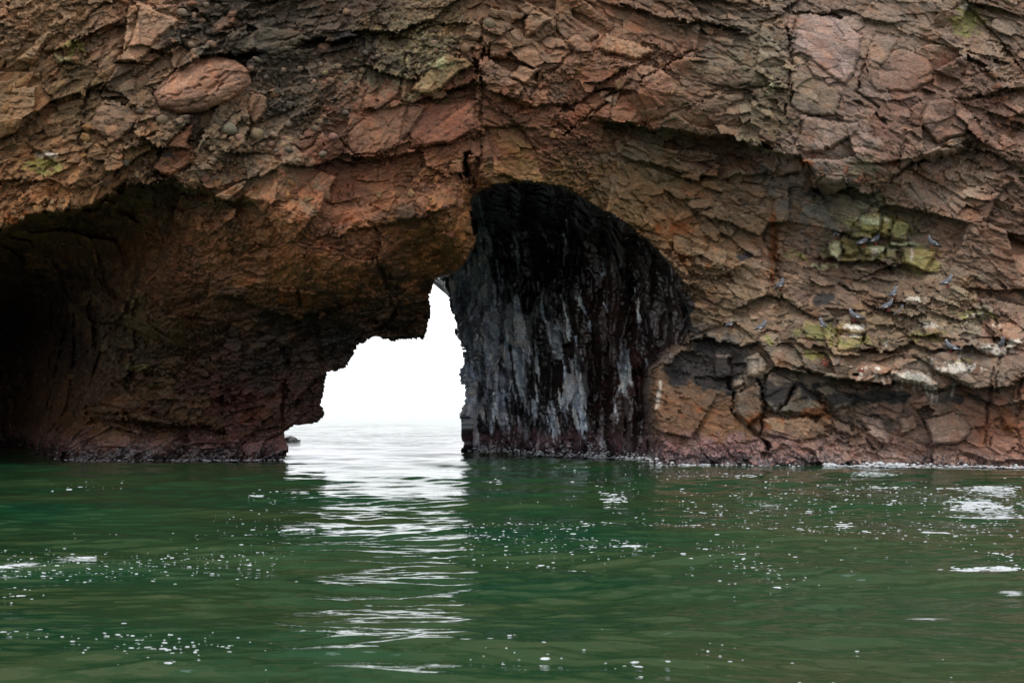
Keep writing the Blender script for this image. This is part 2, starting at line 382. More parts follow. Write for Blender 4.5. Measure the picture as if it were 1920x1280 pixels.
for pl, wd, dp in CRACKS:
    xs = [p[0] for p in pl]; ys = [p[1] for p in pl]
    m = (u0 > min(xs) - 30) & (u0 < max(xs) + 30) & (v0 > min(ys) - 30) & (v0 < max(ys) + 30)
    d = linedist(pl, wu[m], wv[m]); D[m] += dp * np.exp(-(d / wd) ** 2)

# named stones: (name, outline, how far it stands proud [m], colour, roundness)
STONES = [
 ('boulder', [(288, 178), (297, 160), (330, 130), (365, 110), (400, 103), (440, 112), (468, 132), (473, 158), (462, 172), (430, 190), (385, 208), (340, 214), (300, 203)], .55, (150, 112, 92), 1),
 ('rock_slab', [(1495, 28), (1529, 23), (1582, 40), (1616, 67), (1609, 111), (1602, 134), (1582, 161), (1562, 144), (1515, 111), (1485, 101)], .10, (158, 128, 120), 0),
 ('rock_slab', [(1502, 218), (1529, 218), (1569, 230), (1607, 228), (1607, 249), (1565, 272), (1545, 287), (1512, 287), (1492, 275), (1500, 255)], .14, (165, 135, 120), 0),
 ('rock_slab', [(1485, 135), (1545, 150), (1580, 185), (1565, 218), (1500, 212), (1481, 190)], .05, (140, 118, 96), 0),
 ('rock_slab', [(1720, 292), (1757, 277), (1804, 272), (1817, 279), (1767, 296), (1747, 309)], .14, (160, 130, 115), 0),
 ('rock_slab', [(1620, 120), (1690, 90), (1740, 110), (1755, 150), (1700, 175), (1640, 170)], .07, (142, 108, 92), 0),
 ('rock_slab', [(1740, 190), (1790, 185), (1830, 215), (1810, 255), (1760, 268), (1725, 235)], .10, (150, 115, 100), 0),
 ('rock_slab', [(1640, 60), (1690, 70), (1650, 130), (1625, 120)], .06, (140, 112, 95), 0),
 ('rock_slab', [(259, 3), (339, 37), (289, 87), (259, 118), (218, 118), (242, 81), (252, 44)], .16, (165, 132, 108), 0),
 ('rock_slab', [(270, 120), (225, 130), (185, 178), (200, 186), (262, 175), (284, 150)], -.05, (80, 72, 60), 0),
 ('rock_slab', [(195, 190), (240, 196), (270, 220), (225, 262), (205, 270), (160, 240)], .12, (135, 108, 88), 0),
 ('rock_slab', [(300, 290), (330, 250), (368, 230), (352, 265), (372, 300), (318, 335), (285, 320)], .14, (138, 92, 66), 0),
 ('rock_slab', [(85, 60), (110, 50), (60, 120), (25, 118)], .14, (150, 122, 92), 0),
 ('rock_slab', [(100, 98), (150, 110), (155, 122), (110, 118)], .15, (130, 130, 95), 0),
 ('rock_slab', [(430, 90), (480, 52), (560, 55), (590, 75), (520, 105), (460, 100)], .12, (86, 78, 66), 0),
 ('rock_slab', [(400, 50), (430, 20), (450, 22), (440, 45), (405, 66)], .16, (140, 108, 88), 0),
 ('angular_block', [(463, 205), (470, 175), (486, 170), (500, 180), (506, 200), (492, 222), (478, 234), (470, 228)], .24, (128, 100, 78), 0),
 ('angular_block', [(544, 268), (590, 255), (606, 245), (590, 272), (570, 286)], .14, (95, 70, 55), 0),
 ('rock_slab', [(956, 144), (976, 119), (1009, 128), (1020, 124), (993, 158), (986, 160)], .18, (150, 118, 98), 0),
 ('rock_slab', [(979, 37), (1003, 17), (1036, 34), (1009, 60), (983, 72)], .18, (150, 122, 98), 0),
 ('rock_slab', [(920, 80), (945, 68), (965, 85), (950, 110), (920, 108)], .16, (140, 110, 88), 0),
 ('rock_slab', [(1056, 78), (1080, 68), (1110, 90), (1115, 104), (1085, 105)], .14, (148, 112, 88), 0),
 ('rock_slab', [(1140, 65), (1200, 85), (1230, 92), (1200, 110), (1140, 100), (1125, 90)], .14, (150, 115, 88), 0),
 ('rock_slab', [(962, 190), (980, 182), (1000, 192), (985, 206)], .14, (142, 104, 80), 0),
 ('rock_slab', [(790, 140), (830, 105), (880, 110), (895, 128), (860, 135), (830, 165), (800, 182), (770, 172)], .22, (150, 128, 90), 0),
 ('rock_slab', [(760, 200), (800, 195), (890, 188), (893, 240), (850, 268), (770, 280)], .08, (122, 80, 62), 0),
 ('rock_slab', [(665, 230), (740, 185), (800, 200), (770, 250), (720, 290), (660, 290), (640, 262)], .12, (124, 90, 70), 0),
 ('rock_slab', [(840, 305), (870, 298), (866, 320), (842, 326)], .12, (140, 104, 76), 0),
 ('angular_block', [(745, 390), (770, 378), (782, 400), (765, 420), (742, 412)], .14, (112, 90, 74), 0),
 ('angular_block', [(1530, 340), (1548, 326), (1580, 330), (1584, 348), (1565, 364), (1540, 366)], .30, (128, 112, 96), 1),
 ('lichened_block', [(1602, 422), (1625, 402), (1650, 400), (1647, 440), (1622, 435), (1605, 429)], .20, (149, 139, 98), 0),
 ('lichened_block', [(1651, 402), (1670, 404), (1673, 418), (1665, 445), (1648, 440)], .22, (144, 133, 89), 0),
 ('lichened_block', [(1672, 405), (1688, 411), (1703, 419), (1696, 450), (1667, 444)], .20, (146, 132, 91), 0),
 ('lichened_block', [(1555, 455), (1581, 455), (1580, 475), (1572, 490), (1554, 480)], .20, (150, 138, 106), 0),
 ('lichened_block', [(1583, 460), (1610, 463), (1608, 472), (1592, 482), (1581, 476)], .22, (146, 135, 99), 0),
 ('lichened_block', [(1613, 462), (1656, 460), (1653, 481), (1620, 479)], .20, (147, 134, 94), 0),
 ('lichened_block', [(1660, 462), (1680, 462), (1682, 484), (1660, 482)], .18, (149, 133, 99), 0),
 ('lichened_block', [(1686, 462), (1756, 468), (1752, 486), (1735, 510), (1690, 492)], .20, (134, 121, 79), 0),
 ('lichened_block', [(1595, 494), (1618, 497), (1640, 515), (1597, 507)], .16, (150, 132, 102), 0),
 ('angular_block', [(1568, 627), (1620, 630), (1617, 656), (1573, 657)], .18, (136, 124, 84), 0),
 ('angular_block', [(1623, 630), (1650, 633), (1647, 657), (1623, 650)], .16, (140, 110, 76), 0),
 ('lichened_block', [(1570, 612), (1600, 605), (1622, 618), (1617, 627), (1572, 624)], .22, (148, 133, 100), 0),
 ('lichened_block', [(1500, 612), (1545, 606), (1566, 625), (1560, 640), (1510, 632)], .16, (135, 123, 83), 0),
 ('angular_block', [(1665, 694), (1725, 696), (1759, 716), (1755, 728), (1680, 712)], .22, (168, 142, 124), 0),
 ('angular_block', [(1740, 664), (1785, 656), (1834, 716), (1822, 724), (1757, 697)], .20, (158, 134, 118), 0),
 ('angular_block', [(1840, 640), (1890, 650), (1886, 670), (1850, 668), (1830, 655)], .16, (160, 138, 120), 0),
 ('angular_block', [(1728, 610), (1760, 606), (1766, 625), (1735, 632)], .18, (158, 142, 116), 0),
 ('angular_block', [(1399, 667), (1425, 660), (1440, 684), (1431, 712), (1400, 706)], .34, (168, 152, 138), 1),
 ('angular_block', [(1372, 716), (1388, 704), (1398, 716), (1392, 730), (1374, 730)], .28, (150, 136, 122), 1),
 ('rock_slab', [(1340, 668), (1368, 664), (1371, 709), (1336, 710)], .26, (104, 104, 106), 0),
 ('rock_slab', [(1496, 718), (1554, 776), (1530, 782), (1462, 772)], .20, (122, 112, 98), 0),
 ('rock_slab', [(1526, 724), (1549, 714), (1612, 752), (1566, 774)], .22, (112, 104, 92), 0),
 ('rock_slab', [(1442, 694), (1494, 716), (1459, 776), (1430, 752)], .18, (104, 98, 90), 0),
 ('rock_slab', [(1376, 732), (1424, 716), (1428, 780), (1400, 800), (1374, 772)], .24, (116, 100, 86), 0),
 ('rock_slab', [(1430, 784), (1520, 780), (1560, 815), (1500, 830), (1432, 815)], .14, (148, 112, 82), 0),
 ('angular_block', [(1680, 787), (1710, 776), (1717, 802), (1687, 819)], .14, (152, 122, 104), 0),
 ('angular_block', [(1605, 784), (1646, 784), (1672, 821), (1665, 836), (1624, 810)], .14, (148, 122, 108), 0),
 ('angular_block', [(1560, 786), (1596, 796), (1600, 818), (1570, 812)], .12, (148, 118, 100), 0),
 ('angular_block', [(1730, 782), (1790, 770), (1825, 800), (1800, 830), (1745, 836)], .14, (152, 122, 106), 0),
 ('angular_block', [(1880, 776), (1908, 780), (1906, 806), (1880, 804)], .16, (146, 92, 62), 0),
 ('rock_slab', [(196, 596), (232, 586), (300, 622), (330, 646), (290, 640), (240, 618)], .35, (128, 112, 74), 0),
 ('rock_slab', [(200, 628), (250, 622), (256, 662), (210, 656)], .30, (116, 102, 70), 0),
 ('rock_slab', [(165, 755), (230, 768), (232, 792), (170, 786)], .35, (122, 92, 58), 0),
 ('rock_slab', [(236, 770), (330, 786), (322, 800), (238, 794)], .25, (118, 90, 60), 0),
 ('angular_block', [(560, 545), (590, 548), (588, 576), (562, 572)], .22, (130, 88, 48), 0),
 ('angular_block', [(520, 540), (556, 545), (556, 578), (522, 574)], .18, (128, 84, 50), 0),
]
sid = np.full(shape, -1, np.int32)
srgb = lambda c: np.array([(x / 255) ** 2.2 for x in c], f32)
stone_meta = []
for k, (nm, poly, pr, colr, rnd) in enumerate(STONES):
    xs = [p[0] for p in poly]; ys = [p[1] for p in poly]
    m = (u0 > min(xs) - 12) & (u0 < max(xs) + 12) & (v0 > min(ys) - 12) & (v0 < max(ys) + 12)
    q = .45 if rnd == 0 else .2
    sd = sdf(poly, u0[m] + (wu[m] - u0[m]) * q, v0[m] + (wv[m] - v0[m]) * q)
    ins = sd > 0
    uu, vv, dd = u0[m], v0[m], D[m].copy()
    A = np.stack([uu[ins], vv[ins], np.ones(ins.sum())], 1)
    c, *_ = np.linalg.lstsq(A, dd[ins], rcond=None)
    pl = c[0] * uu + c[1] * vv + c[2]
    smax = sd.max()
    if rnd: prof = np.sqrt(np.clip(1 - (1 - np.clip(sd / smax, 0, 1)) ** 2.2, 0, 1))
    else:
        a1 = random.uniform(-1, 1); prof = sstep(0, 5, sd) * (1 + .25 * (a1 * (uu - np.mean(xs)) / (max(xs) - min(xs)) - .5 * (vv - np.mean(ys)) / (max(ys) - min(ys))))
    dd2 = np.where(ins, .35 * dd + .65 * pl - pr * prof, dd + .05 * np.exp(-np.abs(sd) / 3) * (sd <= 0))
    D[m] = dd2
    t = sid[m]; t[ins] = k; sid[m] = t
    stone_meta.append((nm, colr))
print('base', time.time() - T0)

def pos(u, v, d): return np.stack([(u - 960) / F * d, d, H + (HOR - v) / F * d], -1)
P = pos(U, V, D).astype(f32)
X, Y, Z = P[..., 0], P[..., 1], P[..., 2]
# -------- fractured relief
wx = X + .26 * fbm(X * .5, Y * .5, Z * .5, 2, 41) + .012 * fbm(X * 3, Y * 3, Z * 3, 3, 42); wy = Y + .2 * fbm(X * .5, Y * .5, Z * .5, 2, 51); wz = Z + .26 * fbm(X * .5, Y * .5, Z * .5, 2, 61) + .012 * fbm(X * 3, Y * 3, Z * 3, 3, 62)
left = u0 < 905 + 25 * vnoise(v0 / 60, u0 * 0, u0 * 0, 3)
def bed(angle, m):
    a = math.radians(angle); c, s_ = math.cos(a), math.sin(a)
    return c * wx[m] + s_ * wz[m], wy[m], -s_ * wx[m] + c * wz[m]
slabby = np.zeros(shape, f32)
for (a, b, ra, rb, st) in [(1560, 160, 150, 160, .75), (1380, 120, 110, 110, .5), (1530, 400, 110, 60, .7), (800, 240, 110, 60, .5), (1720, 250, 120, 80, .4), (1360, 400, 110, 60, .4), (1600, 790, 330, 70, .35)]:
    slabby = np.maximum(slabby, st * np.exp(-((u0 - a) / ra) ** 2 - ((v0 - b) / rb) ** 2))
stn = np.where(sid >= 0, .35, 1.0).astype(f32); stn[sid == 0] = .10
mb = sid == 0                                               # weathered grooves across the big oval boulder
for pl, wd, dp in (([(300, 186), (345, 165), (395, 142), (440, 122)], 2.2, .07), ([(352, 196), (392, 168), (425, 140), (468, 140)], 2.5, .11), ([(320, 200), (380, 190), (440, 168), (468, 158)], 2.2, .06), ([(330, 140), (325, 170)], 1.6, .04), ([(372, 152), (398, 132)], 2, .05)):
    D[mb] += dp * np.exp(-(linedist(pl, wu[mb], wv[mb]) / wd) ** 2)
rough = (1 - slabby) * (1 - .85 * inW)
vary = .75 + .5 * vnoise(X * .35, Y * .35, Z * .35, 88)
zoneA = sstep(-.25, .35, vnoise(X * .42, Y * .3, Z * .55, 910) + .35 * vnoise(X * 1.3, Y, Z * 1.6, 911))     # massive faces
zoneB = sstep(-.1, .45, vnoise(X * .6 + 9, Y * .3, Z * .8, 920) + .35 * vnoise(X * 1.9, Y, Z * 2.2, 921))      # shattered rubble
zoneB = np.maximum(zoneB, .30); zoneB = np.maximum(zoneB, .75 * inP * (1 - inW)); zoneA = zoneA * (1 - .8 * inP)
for (a_, b_, ra_, rb_) in [(1340, 690, 90, 60), (1880, 250, 60, 60), (60, 380, 120, 50)]: zoneB = np.maximum(zoneB, .9 * np.exp(-((u0 - a_) / ra_) ** 2 - ((v0 - b_) / rb_) ** 2))
dray = np.zeros(shape, f32)           # along the ray: big steps (keep the outlines)
dn = np.zeros(shape, f32)             # along the normal: small facets
tint = np.zeros(shape + (3,), f32); cid2 = np.zeros(shape, np.int64); e2 = np.ones(shape, f32)
for m, ang, sd_ in ((left, 32, 0), (~left, -20, 1000)):
    a, b, c = bed(ang, m)
    rg, vy, st = rough[m], vary[m], stn[m]; zA, zB = zoneA[m], zoneB[m]
    def sub(a, c, r2, r3, spread, sizes):
        """inside each parent block the joints have their own direction and spacing"""
        th = (r3 - .5) * math.radians(spread); k = np.select([r2 < .25, r2 < .55, r2 < .8], sizes[:3], sizes[3]).astype(f32)
        return (np.cos(th) * a + np.sin(th) * c) / k, (-np.sin(th) * a + np.cos(th) * c) / k, k
    o, t, e, cid, r2, r3 = cells(a / 2.3, b / 1.6, c / 1.15, 11 + sd_)
    dray[m] += (.34 * o + .52 * t) * rg * st * (.5 + .5 * vy) - .02 * np.exp(-e / .03) * rg; tb = .45 * (r2 - .5)
    a1, c1, k1 = sub(a, c, r2, r3, 55, [.42, .65, .95, 1.7]); cid_1 = cid
    o, t, e, cid, r2, r3 = cells(a1 / .88, b / .8 / k1, c1 / .36, 21 + sd_)
    dray[m] += (.12 * o + .30 * t) * k1 ** .7 * (.35 + .65 * rg) * st * vy * (1.15 - .75 * zA) - .010 * np.exp(-e / .03) * rg * (1 - zA)
    e2[m] = e; cid2[m] = (cid * 31 + cid_1 * 1009 + sd_) % (2 ** 61)
    tt = np.stack([tb + (.62 - .4 * zA) * (r2 - .5), .6 * (r3 - .5), r2 * 0], -1)
    a2, c2, k2 = sub(a, c, r2, r3, 80, [.5, .8, 1.2, 1.7])
    o, t, e, cid, r2, r3 = cells(a2 / .34, b / .26 / k2, c2 / .13, 31 + sd_)
    dray[m] += (.050 * o + .10 * t * k2 ** .6) * rg * st * vy * (.45 + 1.1 * zB); dn[m] += (.006 * o + .02 * t) * (.3 + .7 * rg) * (.5 + .5 * st) * vy - .004 * np.exp(-e / .05)
    tt[:, 0] += (.18 + .3 * zB) * (r2 - .5); tt[:, 1] += .35 * (r3 - .5)
    a3, c3, k3 = sub(a, c, r2, r3, 90, [.6, .9, 1.1, 1.5])
    o, t, e, cid, r2, r3 = cells(a3 / .105, b / .1 / k3, c3 / .07, 41 + sd_)
    dn[m] += (.012 * o + .040 * t) * (.3 + .7 * rg) * (.15 + 1.5 * zB ** 2)
    tt[:, 0] += .30 * (r2 - .5); tt[:, 1] += .2 * (r3 - .5)
    tint[m] = tt
print('cells', time.time() - T0)
# long strata grooves
g1 = vnoise(X * .8, Y * .5, (Z - X * .5) * 6, 71) * left + vnoise(X * .8, Y * .5, (Z + X * .32) * 6, 72) * (~left)
lam_l = np.where(left, Z - X * .72, Z + X * .42)
ridge = 1 - 2 * np.abs(vnoise(X * .7, Y * .7, lam_l * 11 + .6 * vnoise(X, Y, Z, 931), 930)); lamn = vnoise(X * 1.4, Y * 1.4, lam_l * 26, 933)
bedm = (.35 + .9 * zoneA) * (1 - .7 * zoneB) * (sid < 0) * (1 - inW)
dn += (.020 * ridge + .010 * lamn) * bedm; tint[..., 0] += (.10 * ridge + .16 * lamn) * bedm
dn += .016 * g1 * (.4 + .6 * rough) + .012 * fbm(X * 6, Y * 6, Z * 6, 3, 90)
mw = inW > .02
o, t, e, cid, r2, r3 = cells(wx[mw] / .55, wy[mw] / .6, wz[mw] / 1.9 + wx[mw] * .12, 700)
dray[mw] += inW[mw] * (.22 * o + .60 * t); tint[mw, 0] += .3 * (r2 - .5)
o, t, e, cid, r2, r3 = cells(X[mw] / .16, Y[mw] / .2, Z[mw] / .5, 710)
dn[mw] += inW[mw] * (.015 * o + .04 * t); tint[mw, 0] += .25 * (r2 - .5)
# cobbly conglomerate band, upper left
CONG = [(330, 0), (470, 20), (640, 60), (880, 40), (895, 120), (760, 160), (690, 200), (640, 260), (600, 320), (470, 345), (380, 350), (230, 345), (170, 250), (190, 180), (280, 140), (320, 60)]
cg = sstep(-12, 25, sdf(CONG, wu, wv)) * (sid < 0)
mk = cg > .01
for sc_, am in ((.17, .05), (.075, .025)):
    o, t, e, cid, r2, r3 = cells(X[mk] / sc_, Y[mk] / sc_, Z[mk] / sc_, 61)
    dn[mk] += cg[mk] * am * (sstep(0, .55, e) - .4) * (.4 + .9 * r2)
    tint[mk, 0] += cg[mk] * .45 * (r2 - .5); tint[mk, 1] += cg[mk] * .4 * (r3 - .5)
gD = np.hypot(*np.gradient(smooth(D, 2))) if False else np.hypot(np.gradient(D, axis=0), np.gradient(D, axis=1))
dn *= 1 - .85 * np.clip((gD - .06) / .15, 0, 1) * (1 - .6 * inP * (1 - inW))
dn *= np.where(sid < 0, 1, np.where(sid == 0, .35, .55))
# normals of the lightly smoothed base
def smooth(a, n):
    for _ in range(n):
        a = a.copy(); a[1:-1] = (a[:-2] + 2 * a[1:-1] + a[2:]) / 4; a[:, 1:-1] = (a[:, :-2] + 2 * a[:, 1:-1] + a[:, 2:]) / 4
    return a
D2 = D - dray                       # toward the viewer side = out of the rock
P2 = pos(U, V, D2).astype(f32)
Ps = smooth(pos(U, V, smooth(D2, 3)).astype(f32), 2)
tu = np.gradient(Ps, axis=1); tv = np.gradient(Ps, axis=0)
N = np.cross(tv, tu); N /= np.linalg.norm(N, axis=-1, keepdims=True) + 1e-9
flip = (N[..., 1] > 0); N[flip] *= -1
P3 = P2 + N * dn[..., None]
print('disp', time.time() - T0)

# -------- colour of the rock (albedo), with some sky sheen and shade painted in
CP = """60 60 140 112 85;60 250 135 105 75;60 380 145 105 68;250 60 150 120 98;150 180 120 100 72;420 60 84 76 66;540 110 78 72 62;560 190 88 78 68;400 250 112 95 76;300 300 125 100 76;500 300 120 100 80;640 60 78 64 54;700 120 100 90 72;780 120 130 118 88;700 200 116 82 64;800 230 120 78 60;850 260 116 78 58;650 300 108 72 56;750 350 130 88 62;700 450 156 102 66;600 500 160 106 64;450 480 150 102 66;300 450 124 84 56;250 620 118 96 66;400 600 118 86 60;620 430 140 92 66;330 520 124 80 54;500 650 76 64 54;600 620 70 60 52;750 560 86 64 46;800 480 156 102 56;850 430 146 100 56;300 760 108 80 48;450 760 104 60 48;200 800 112 80 45;500 800 98 64 50;100 600 70 50 40;1000 60 125 100 80;1000 140 135 105 85;950 200 125 85 66;1100 180 122 80 58;1250 80 130 98 78;1200 180 126 90 70;1050 260 115 80 62;1200 260 118 104 88;1000 320 125 98 60;1200 340 125 105 78;1150 380 118 94 58;1270 400 142 105 68;1350 60 130 110 92;1400 120 125 112 90;1350 200 125 100 80;1450 200 130 115 90;1380 290 110 78 58;1550 100 150 122 112;1550 200 130 105 90;1550 255 155 125 112;1700 80 135 112 95;1700 160 135 100 85;1650 260 130 90 75;1850 60 140 115 95;1850 220 125 90 75;1800 330 150 125 106;1350 370 125 105 82;1530 380 104 100 96;1400 440 125 98 70;1600 390 125 118 95;1480 480 150 120 98;1760 430 135 105 85;1880 450 135 100 80;1350 540 130 105 78;1560 550 115 90 75;1700 560 140 115 92;1850 560 135 105 85;1450 600 150 125 100;1650 620 135 115 88;1800 600 145 128 102;1900 620 145 115 98;1330 680 88 86 84;1500 700 110 100 85;1650 690 140 110 92;1800 690 145 125 108;1600 740 82 74 66;1800 740 95 80 70;1300 760 116 86 62;1450 740 100 92 85;1400 800 128 92 58;1550 790 142 105 72;1700 800 145 112 96;1850 780 135 95 75;1880 800 142 90 60;1600 850 145 115 102"""
CPT = [tuple(map(float, r.split())) for r in CP.split(';')]
num = np.zeros(shape + (3,), f32); den = np.zeros(shape, f32)
cu, cv = np.clip(u0, -60, 1980) + 6 * (wu - u0), np.clip(v0, -40, 900) + 6 * (wv - v0)
for a, b, r_, g_, b_ in CPT:
    wgt = (1 / (((cu - a) / 60) ** 2 + ((cv - b) / 60) ** 2 + .15) ** 2).astype(f32)
    num += wgt[..., None] * srgb((r_, g_, b_)); den += wgt
alb = num / den[..., None]
for k, (nm, colr) in enumerate(stone_meta):
    m = sid == k; alb[m] = alb[m] * .25 + .75 * srgb(colr)
# inner wall: black, wet rock; silvery sky reflections painted on as pale streaks
wallc = srgb((30, 29, 31)) * np.ones(shape + (3,), f32)
redd = sstep(1000, 1180, u0) * (.5 + .5 * vnoise(X * .8, Y * .8, Z * .5, 7)); wallc = wallc * (1 - redd[..., None]) + srgb((74, 46, 37)) * redd[..., None]
SKY_SHEEN = [(900, 610, 46, 190, 1.25), (880, 740, 22, 110, 1.1), (935, 720, 22, 120, .8), (900, 500, 22, 60, .9), (975, 650, 16, 120, .75), (1000, 760, 20, 60, .5), (1050, 640, 26, 50, .8), (1078, 720, 24, 70, .9), (970, 460, 7, 70, .6), (903, 425, 8, 60, .7), (1170, 690, 10, 50, .7),
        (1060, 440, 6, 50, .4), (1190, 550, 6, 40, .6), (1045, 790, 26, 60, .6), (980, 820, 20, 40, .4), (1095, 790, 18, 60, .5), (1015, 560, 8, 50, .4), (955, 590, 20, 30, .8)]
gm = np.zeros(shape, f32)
for a, b, ra, rb, st in SKY_SHEEN: gm = np.maximum(gm, st * np.exp(-((u0 - a + .1 * (b - v0)) / ra) ** 2 - ((v0 - b) / rb) ** 2))
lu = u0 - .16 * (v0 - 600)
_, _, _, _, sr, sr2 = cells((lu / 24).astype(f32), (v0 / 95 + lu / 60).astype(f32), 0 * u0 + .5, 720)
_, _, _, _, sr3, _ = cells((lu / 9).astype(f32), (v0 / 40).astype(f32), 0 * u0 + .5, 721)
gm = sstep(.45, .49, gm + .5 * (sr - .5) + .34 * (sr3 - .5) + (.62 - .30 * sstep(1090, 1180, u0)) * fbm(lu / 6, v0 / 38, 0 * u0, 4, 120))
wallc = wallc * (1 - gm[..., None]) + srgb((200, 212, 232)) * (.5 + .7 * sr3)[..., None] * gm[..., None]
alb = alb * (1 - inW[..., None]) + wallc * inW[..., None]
# per-block tints
lum = 1 + 1.05 * tint[..., 0]; hue = tint[..., 1] * .8
alb = alb * np.clip(lum, .35, 1.9)[..., None] * np.stack([1 + .22 * hue, 1 + 0 * hue, 1 - .30 * hue], -1)
def patch(lst, colr, thr=.42, ns=30., soft_=.12, seed=200, st=.55):
    global alb
    g = np.zeros(shape, f32)
    for a, b, ra, rb, s1 in lst: g = np.maximum(g, s1 * np.exp(-((u0 - a) / ra) ** 2 - ((v0 - b) / rb) ** 2))
    g = sstep(thr - soft_, thr + soft_, g + st * np.minimum(1, g * 2.5) * fbm(u0 / ns, v0 / ns, 0 * u0, 4, seed))
    alb = alb * (1 - g[..., None]) + srgb(colr) * np.clip(lum, .6, 1.4)[..., None] * g[..., None]
    return g
# lichen, rust, guano
patch([(1650, 425, 62, 26, 1), (1610, 470, 70, 24, .9), (1725, 490, 40, 28, 1), (1540, 620, 60, 18, .85), (1600, 640, 60, 16, .7), (1490, 480, 34, 14, .7), (1830, 590, 55, 10, .8), (1740, 630, 40, 14, .7), (1810, 40, 40, 30, .85), (1440, 640, 18, 10, .7), (1530, 665, 30, 14, .7), (80, 310, 45, 20, .8), (140, 90, 30, 18, .6), (1800, 680, 26, 10, .7), (250, 690, 60, 8, .5), (1290, 835, 30, 14, .5)], (140, 134, 70), .5, 9, .16, 200, .75)
patch([(1630, 412, 40, 12, .9), (1565, 470, 24, 18, .8), (1645, 468, 40, 8, .8), (830, 118, 30, 12, .7), (1440, 160, 26, 40, .45), (1700, 458, 50, 7, .6), (1540, 500, 60, 12, .5)], (182, 186, 142), .52, 8, .16, 210, .75)
patch([(1450, 460, 9, 75, 1.1), (1340, 500, 60, 26, .45), (1265, 430, 60, 20, .6), (1420, 790, 60, 22, .7), (1530, 775, 40, 14, .7), (1300, 770, 40, 26, .45), (1890, 790, 22, 30, .6), (540, 560, 60, 18, .6), (810, 480, 50, 22, .6), (30, 400, 30, 40, .6), (1270, 260, 80, 10, .5), (1510, 305, 18, 8, .8), (210, 768, 30, 12, .6), (1230, 820, 26, 30, .5)], (138, 82, 34), .5, 16, seed=220)
patch([(1335, 695, 95, 42, 1.0), (1470, 735, 70, 26, .8), (1600, 745, 130, 16, .85), (1500, 725, 50, 22, .6), (1330, 650, 40, 20, .9), (1800, 745, 90, 18, .6), (1550, 560, 60, 20, .6), (1520, 365, 60, 20, .5), (1290, 590, 14, 50, .8), (650, 70, 60, 16, .7), (470, 100, 50, 14, .6), (1400, 480, 30, 14, .55), (320, 290, 22, 14, .4), (650, 640, 60, 30, .6), (1490, 590, 40, 14, .5), (1870, 480, 30, 24, .4), (1355, 50, 40, 14, .4)], (58, 56, 58), .5, 18, seed=230)  # dark grey rock, plus painted-in shade of the hollows and ledge recesses
gg = patch([(1710, 705, 55, 12, 1), (1790, 690, 60, 14, .9), (1870, 655, 40, 14, .9), (1900, 640, 22, 10, .9), (1412, 680, 22, 14, .55), (1385, 715, 12, 8, .5), (1600, 612, 36, 7, .9), (1590, 628, 34, 4, .9), (1745, 610, 24, 8, .9), (1840, 590, 50, 6, .7), (1715, 560, 26, 8, .8), (90, 290, 26, 8, 1.05), (1815, 14, 18, 8, 1.1), (1620, 690, 60, 6, .6), (1430, 620, 20, 7, .7), (1690, 596, 24, 6, .7), (1745, 560, 24, 6, .6), (1680, 535, 10, 6, .6), (1860, 610, 30, 6, .6)], (205, 196, 186), .62, 7, .1, 240, .6)
# whitewash drips under the ledge
dr = np.zeros(shape, f32)
for (a, b, l) in [(1738, 716, 26), (1752, 722, 20), (1722, 712, 18), (1705, 708, 12), (1745, 718, 34), (1690, 712, 16), (1786, 724, 18), (1640, 702, 12), (1655, 706, 14), (1757, 722, 28), (1612, 700, 10), (1680, 706, 20), (1714, 710, 24), (1660, 640, 9), (1800, 664, 12), (1820, 650, 12), (1748, 676, 16), (1708, 468, 20), (1636, 470, 14), (1644, 468, 12), (1238, 716, 30), (1234, 734, 30), (1231, 752, 16)]:
    dr = np.maximum(dr, np.exp(-((u0 + 3 * vnoise(u0 * 0, v0 / 14, u0 * 0 + a, 5) - a) / 2.5) ** 2) * sstep(b - 6, b, v0) * (1 - sstep(b + l * .6, b + l * 1.3, v0)))
dr = np.clip(dr * 1.1, 0, .85)
alb = alb * (1 - dr[..., None]) + srgb((200, 195, 188)) * dr[..., None]
cgm = cg * .35; alb = alb * (1 - cgm[..., None]) + alb * np.array([.8, .86, .9], f32) * cgm[..., None]
# tide zone: pink coralline crust above, black mussels and weed below
Zf, Xf = P3[..., 2], P3[..., 0]
zn = Zf + .22 * fbm(Xf * 1.2, Y * 1.2, Zf * 1.2, 3, 300) + .10 * tint[..., 0]
pinkm = sstep(.95, .55, zn + .25 * vnoise(Xf * 5, Y * 5, Zf * 5, 305)) * (.18 + .62 * sstep(1640, 1380, u0)) * (1 - .45 * inW) * (1 - .45 * inP)
alb = alb * (1 - pinkm[..., None]) + srgb((150, 112, 118)) * np.clip(lum, .6, 1.4)[..., None] * pinkm[..., None]
blk = .8 * sstep(.12, -.10, zn - .16 - .18 * sstep(1500, 1250, u0) + .18 * sstep(1550, 1750, u0) + .30 * vnoise(Xf * 16, Y * 16, Zf * 16, 310))
alb = alb * (1 - blk[..., None]) + srgb((58, 46, 56)) * blk[..., None]
mus = (zn < .6) & (vnoise(Xf * 28, Y * 28, Zf * 28, 320) > .45)
alb[mus] *= .5
lw = np.clip(.9 - zn, 0, 1)
P3 += N * (sstep(.7, .2, zn) * (.018 * vnoise(Xf * 24, Y * 24, Zf * 24, 330)))[..., None]
gray = alb.mean(-1, keepdims=True); alb = gray + (alb - gray) * (.88 - .16 * sstep(1000, 1500, u0))[..., None] * 1
warm = np.stack([1.07 - .05 * sstep(1100, 1600, u0), .97 + 0 * u0, .86 + .02 * sstep(1100, 1600, u0)], -1); alb *= warm * (1 - inW[..., None]) + inW[..., None]
shady = inP * sstep(500, 640, v0); alb *= (1 - .48 * shady)[..., None]      # shade of the recess painted into the damp lower rock
alb = np.clip(alb, .006, .82)
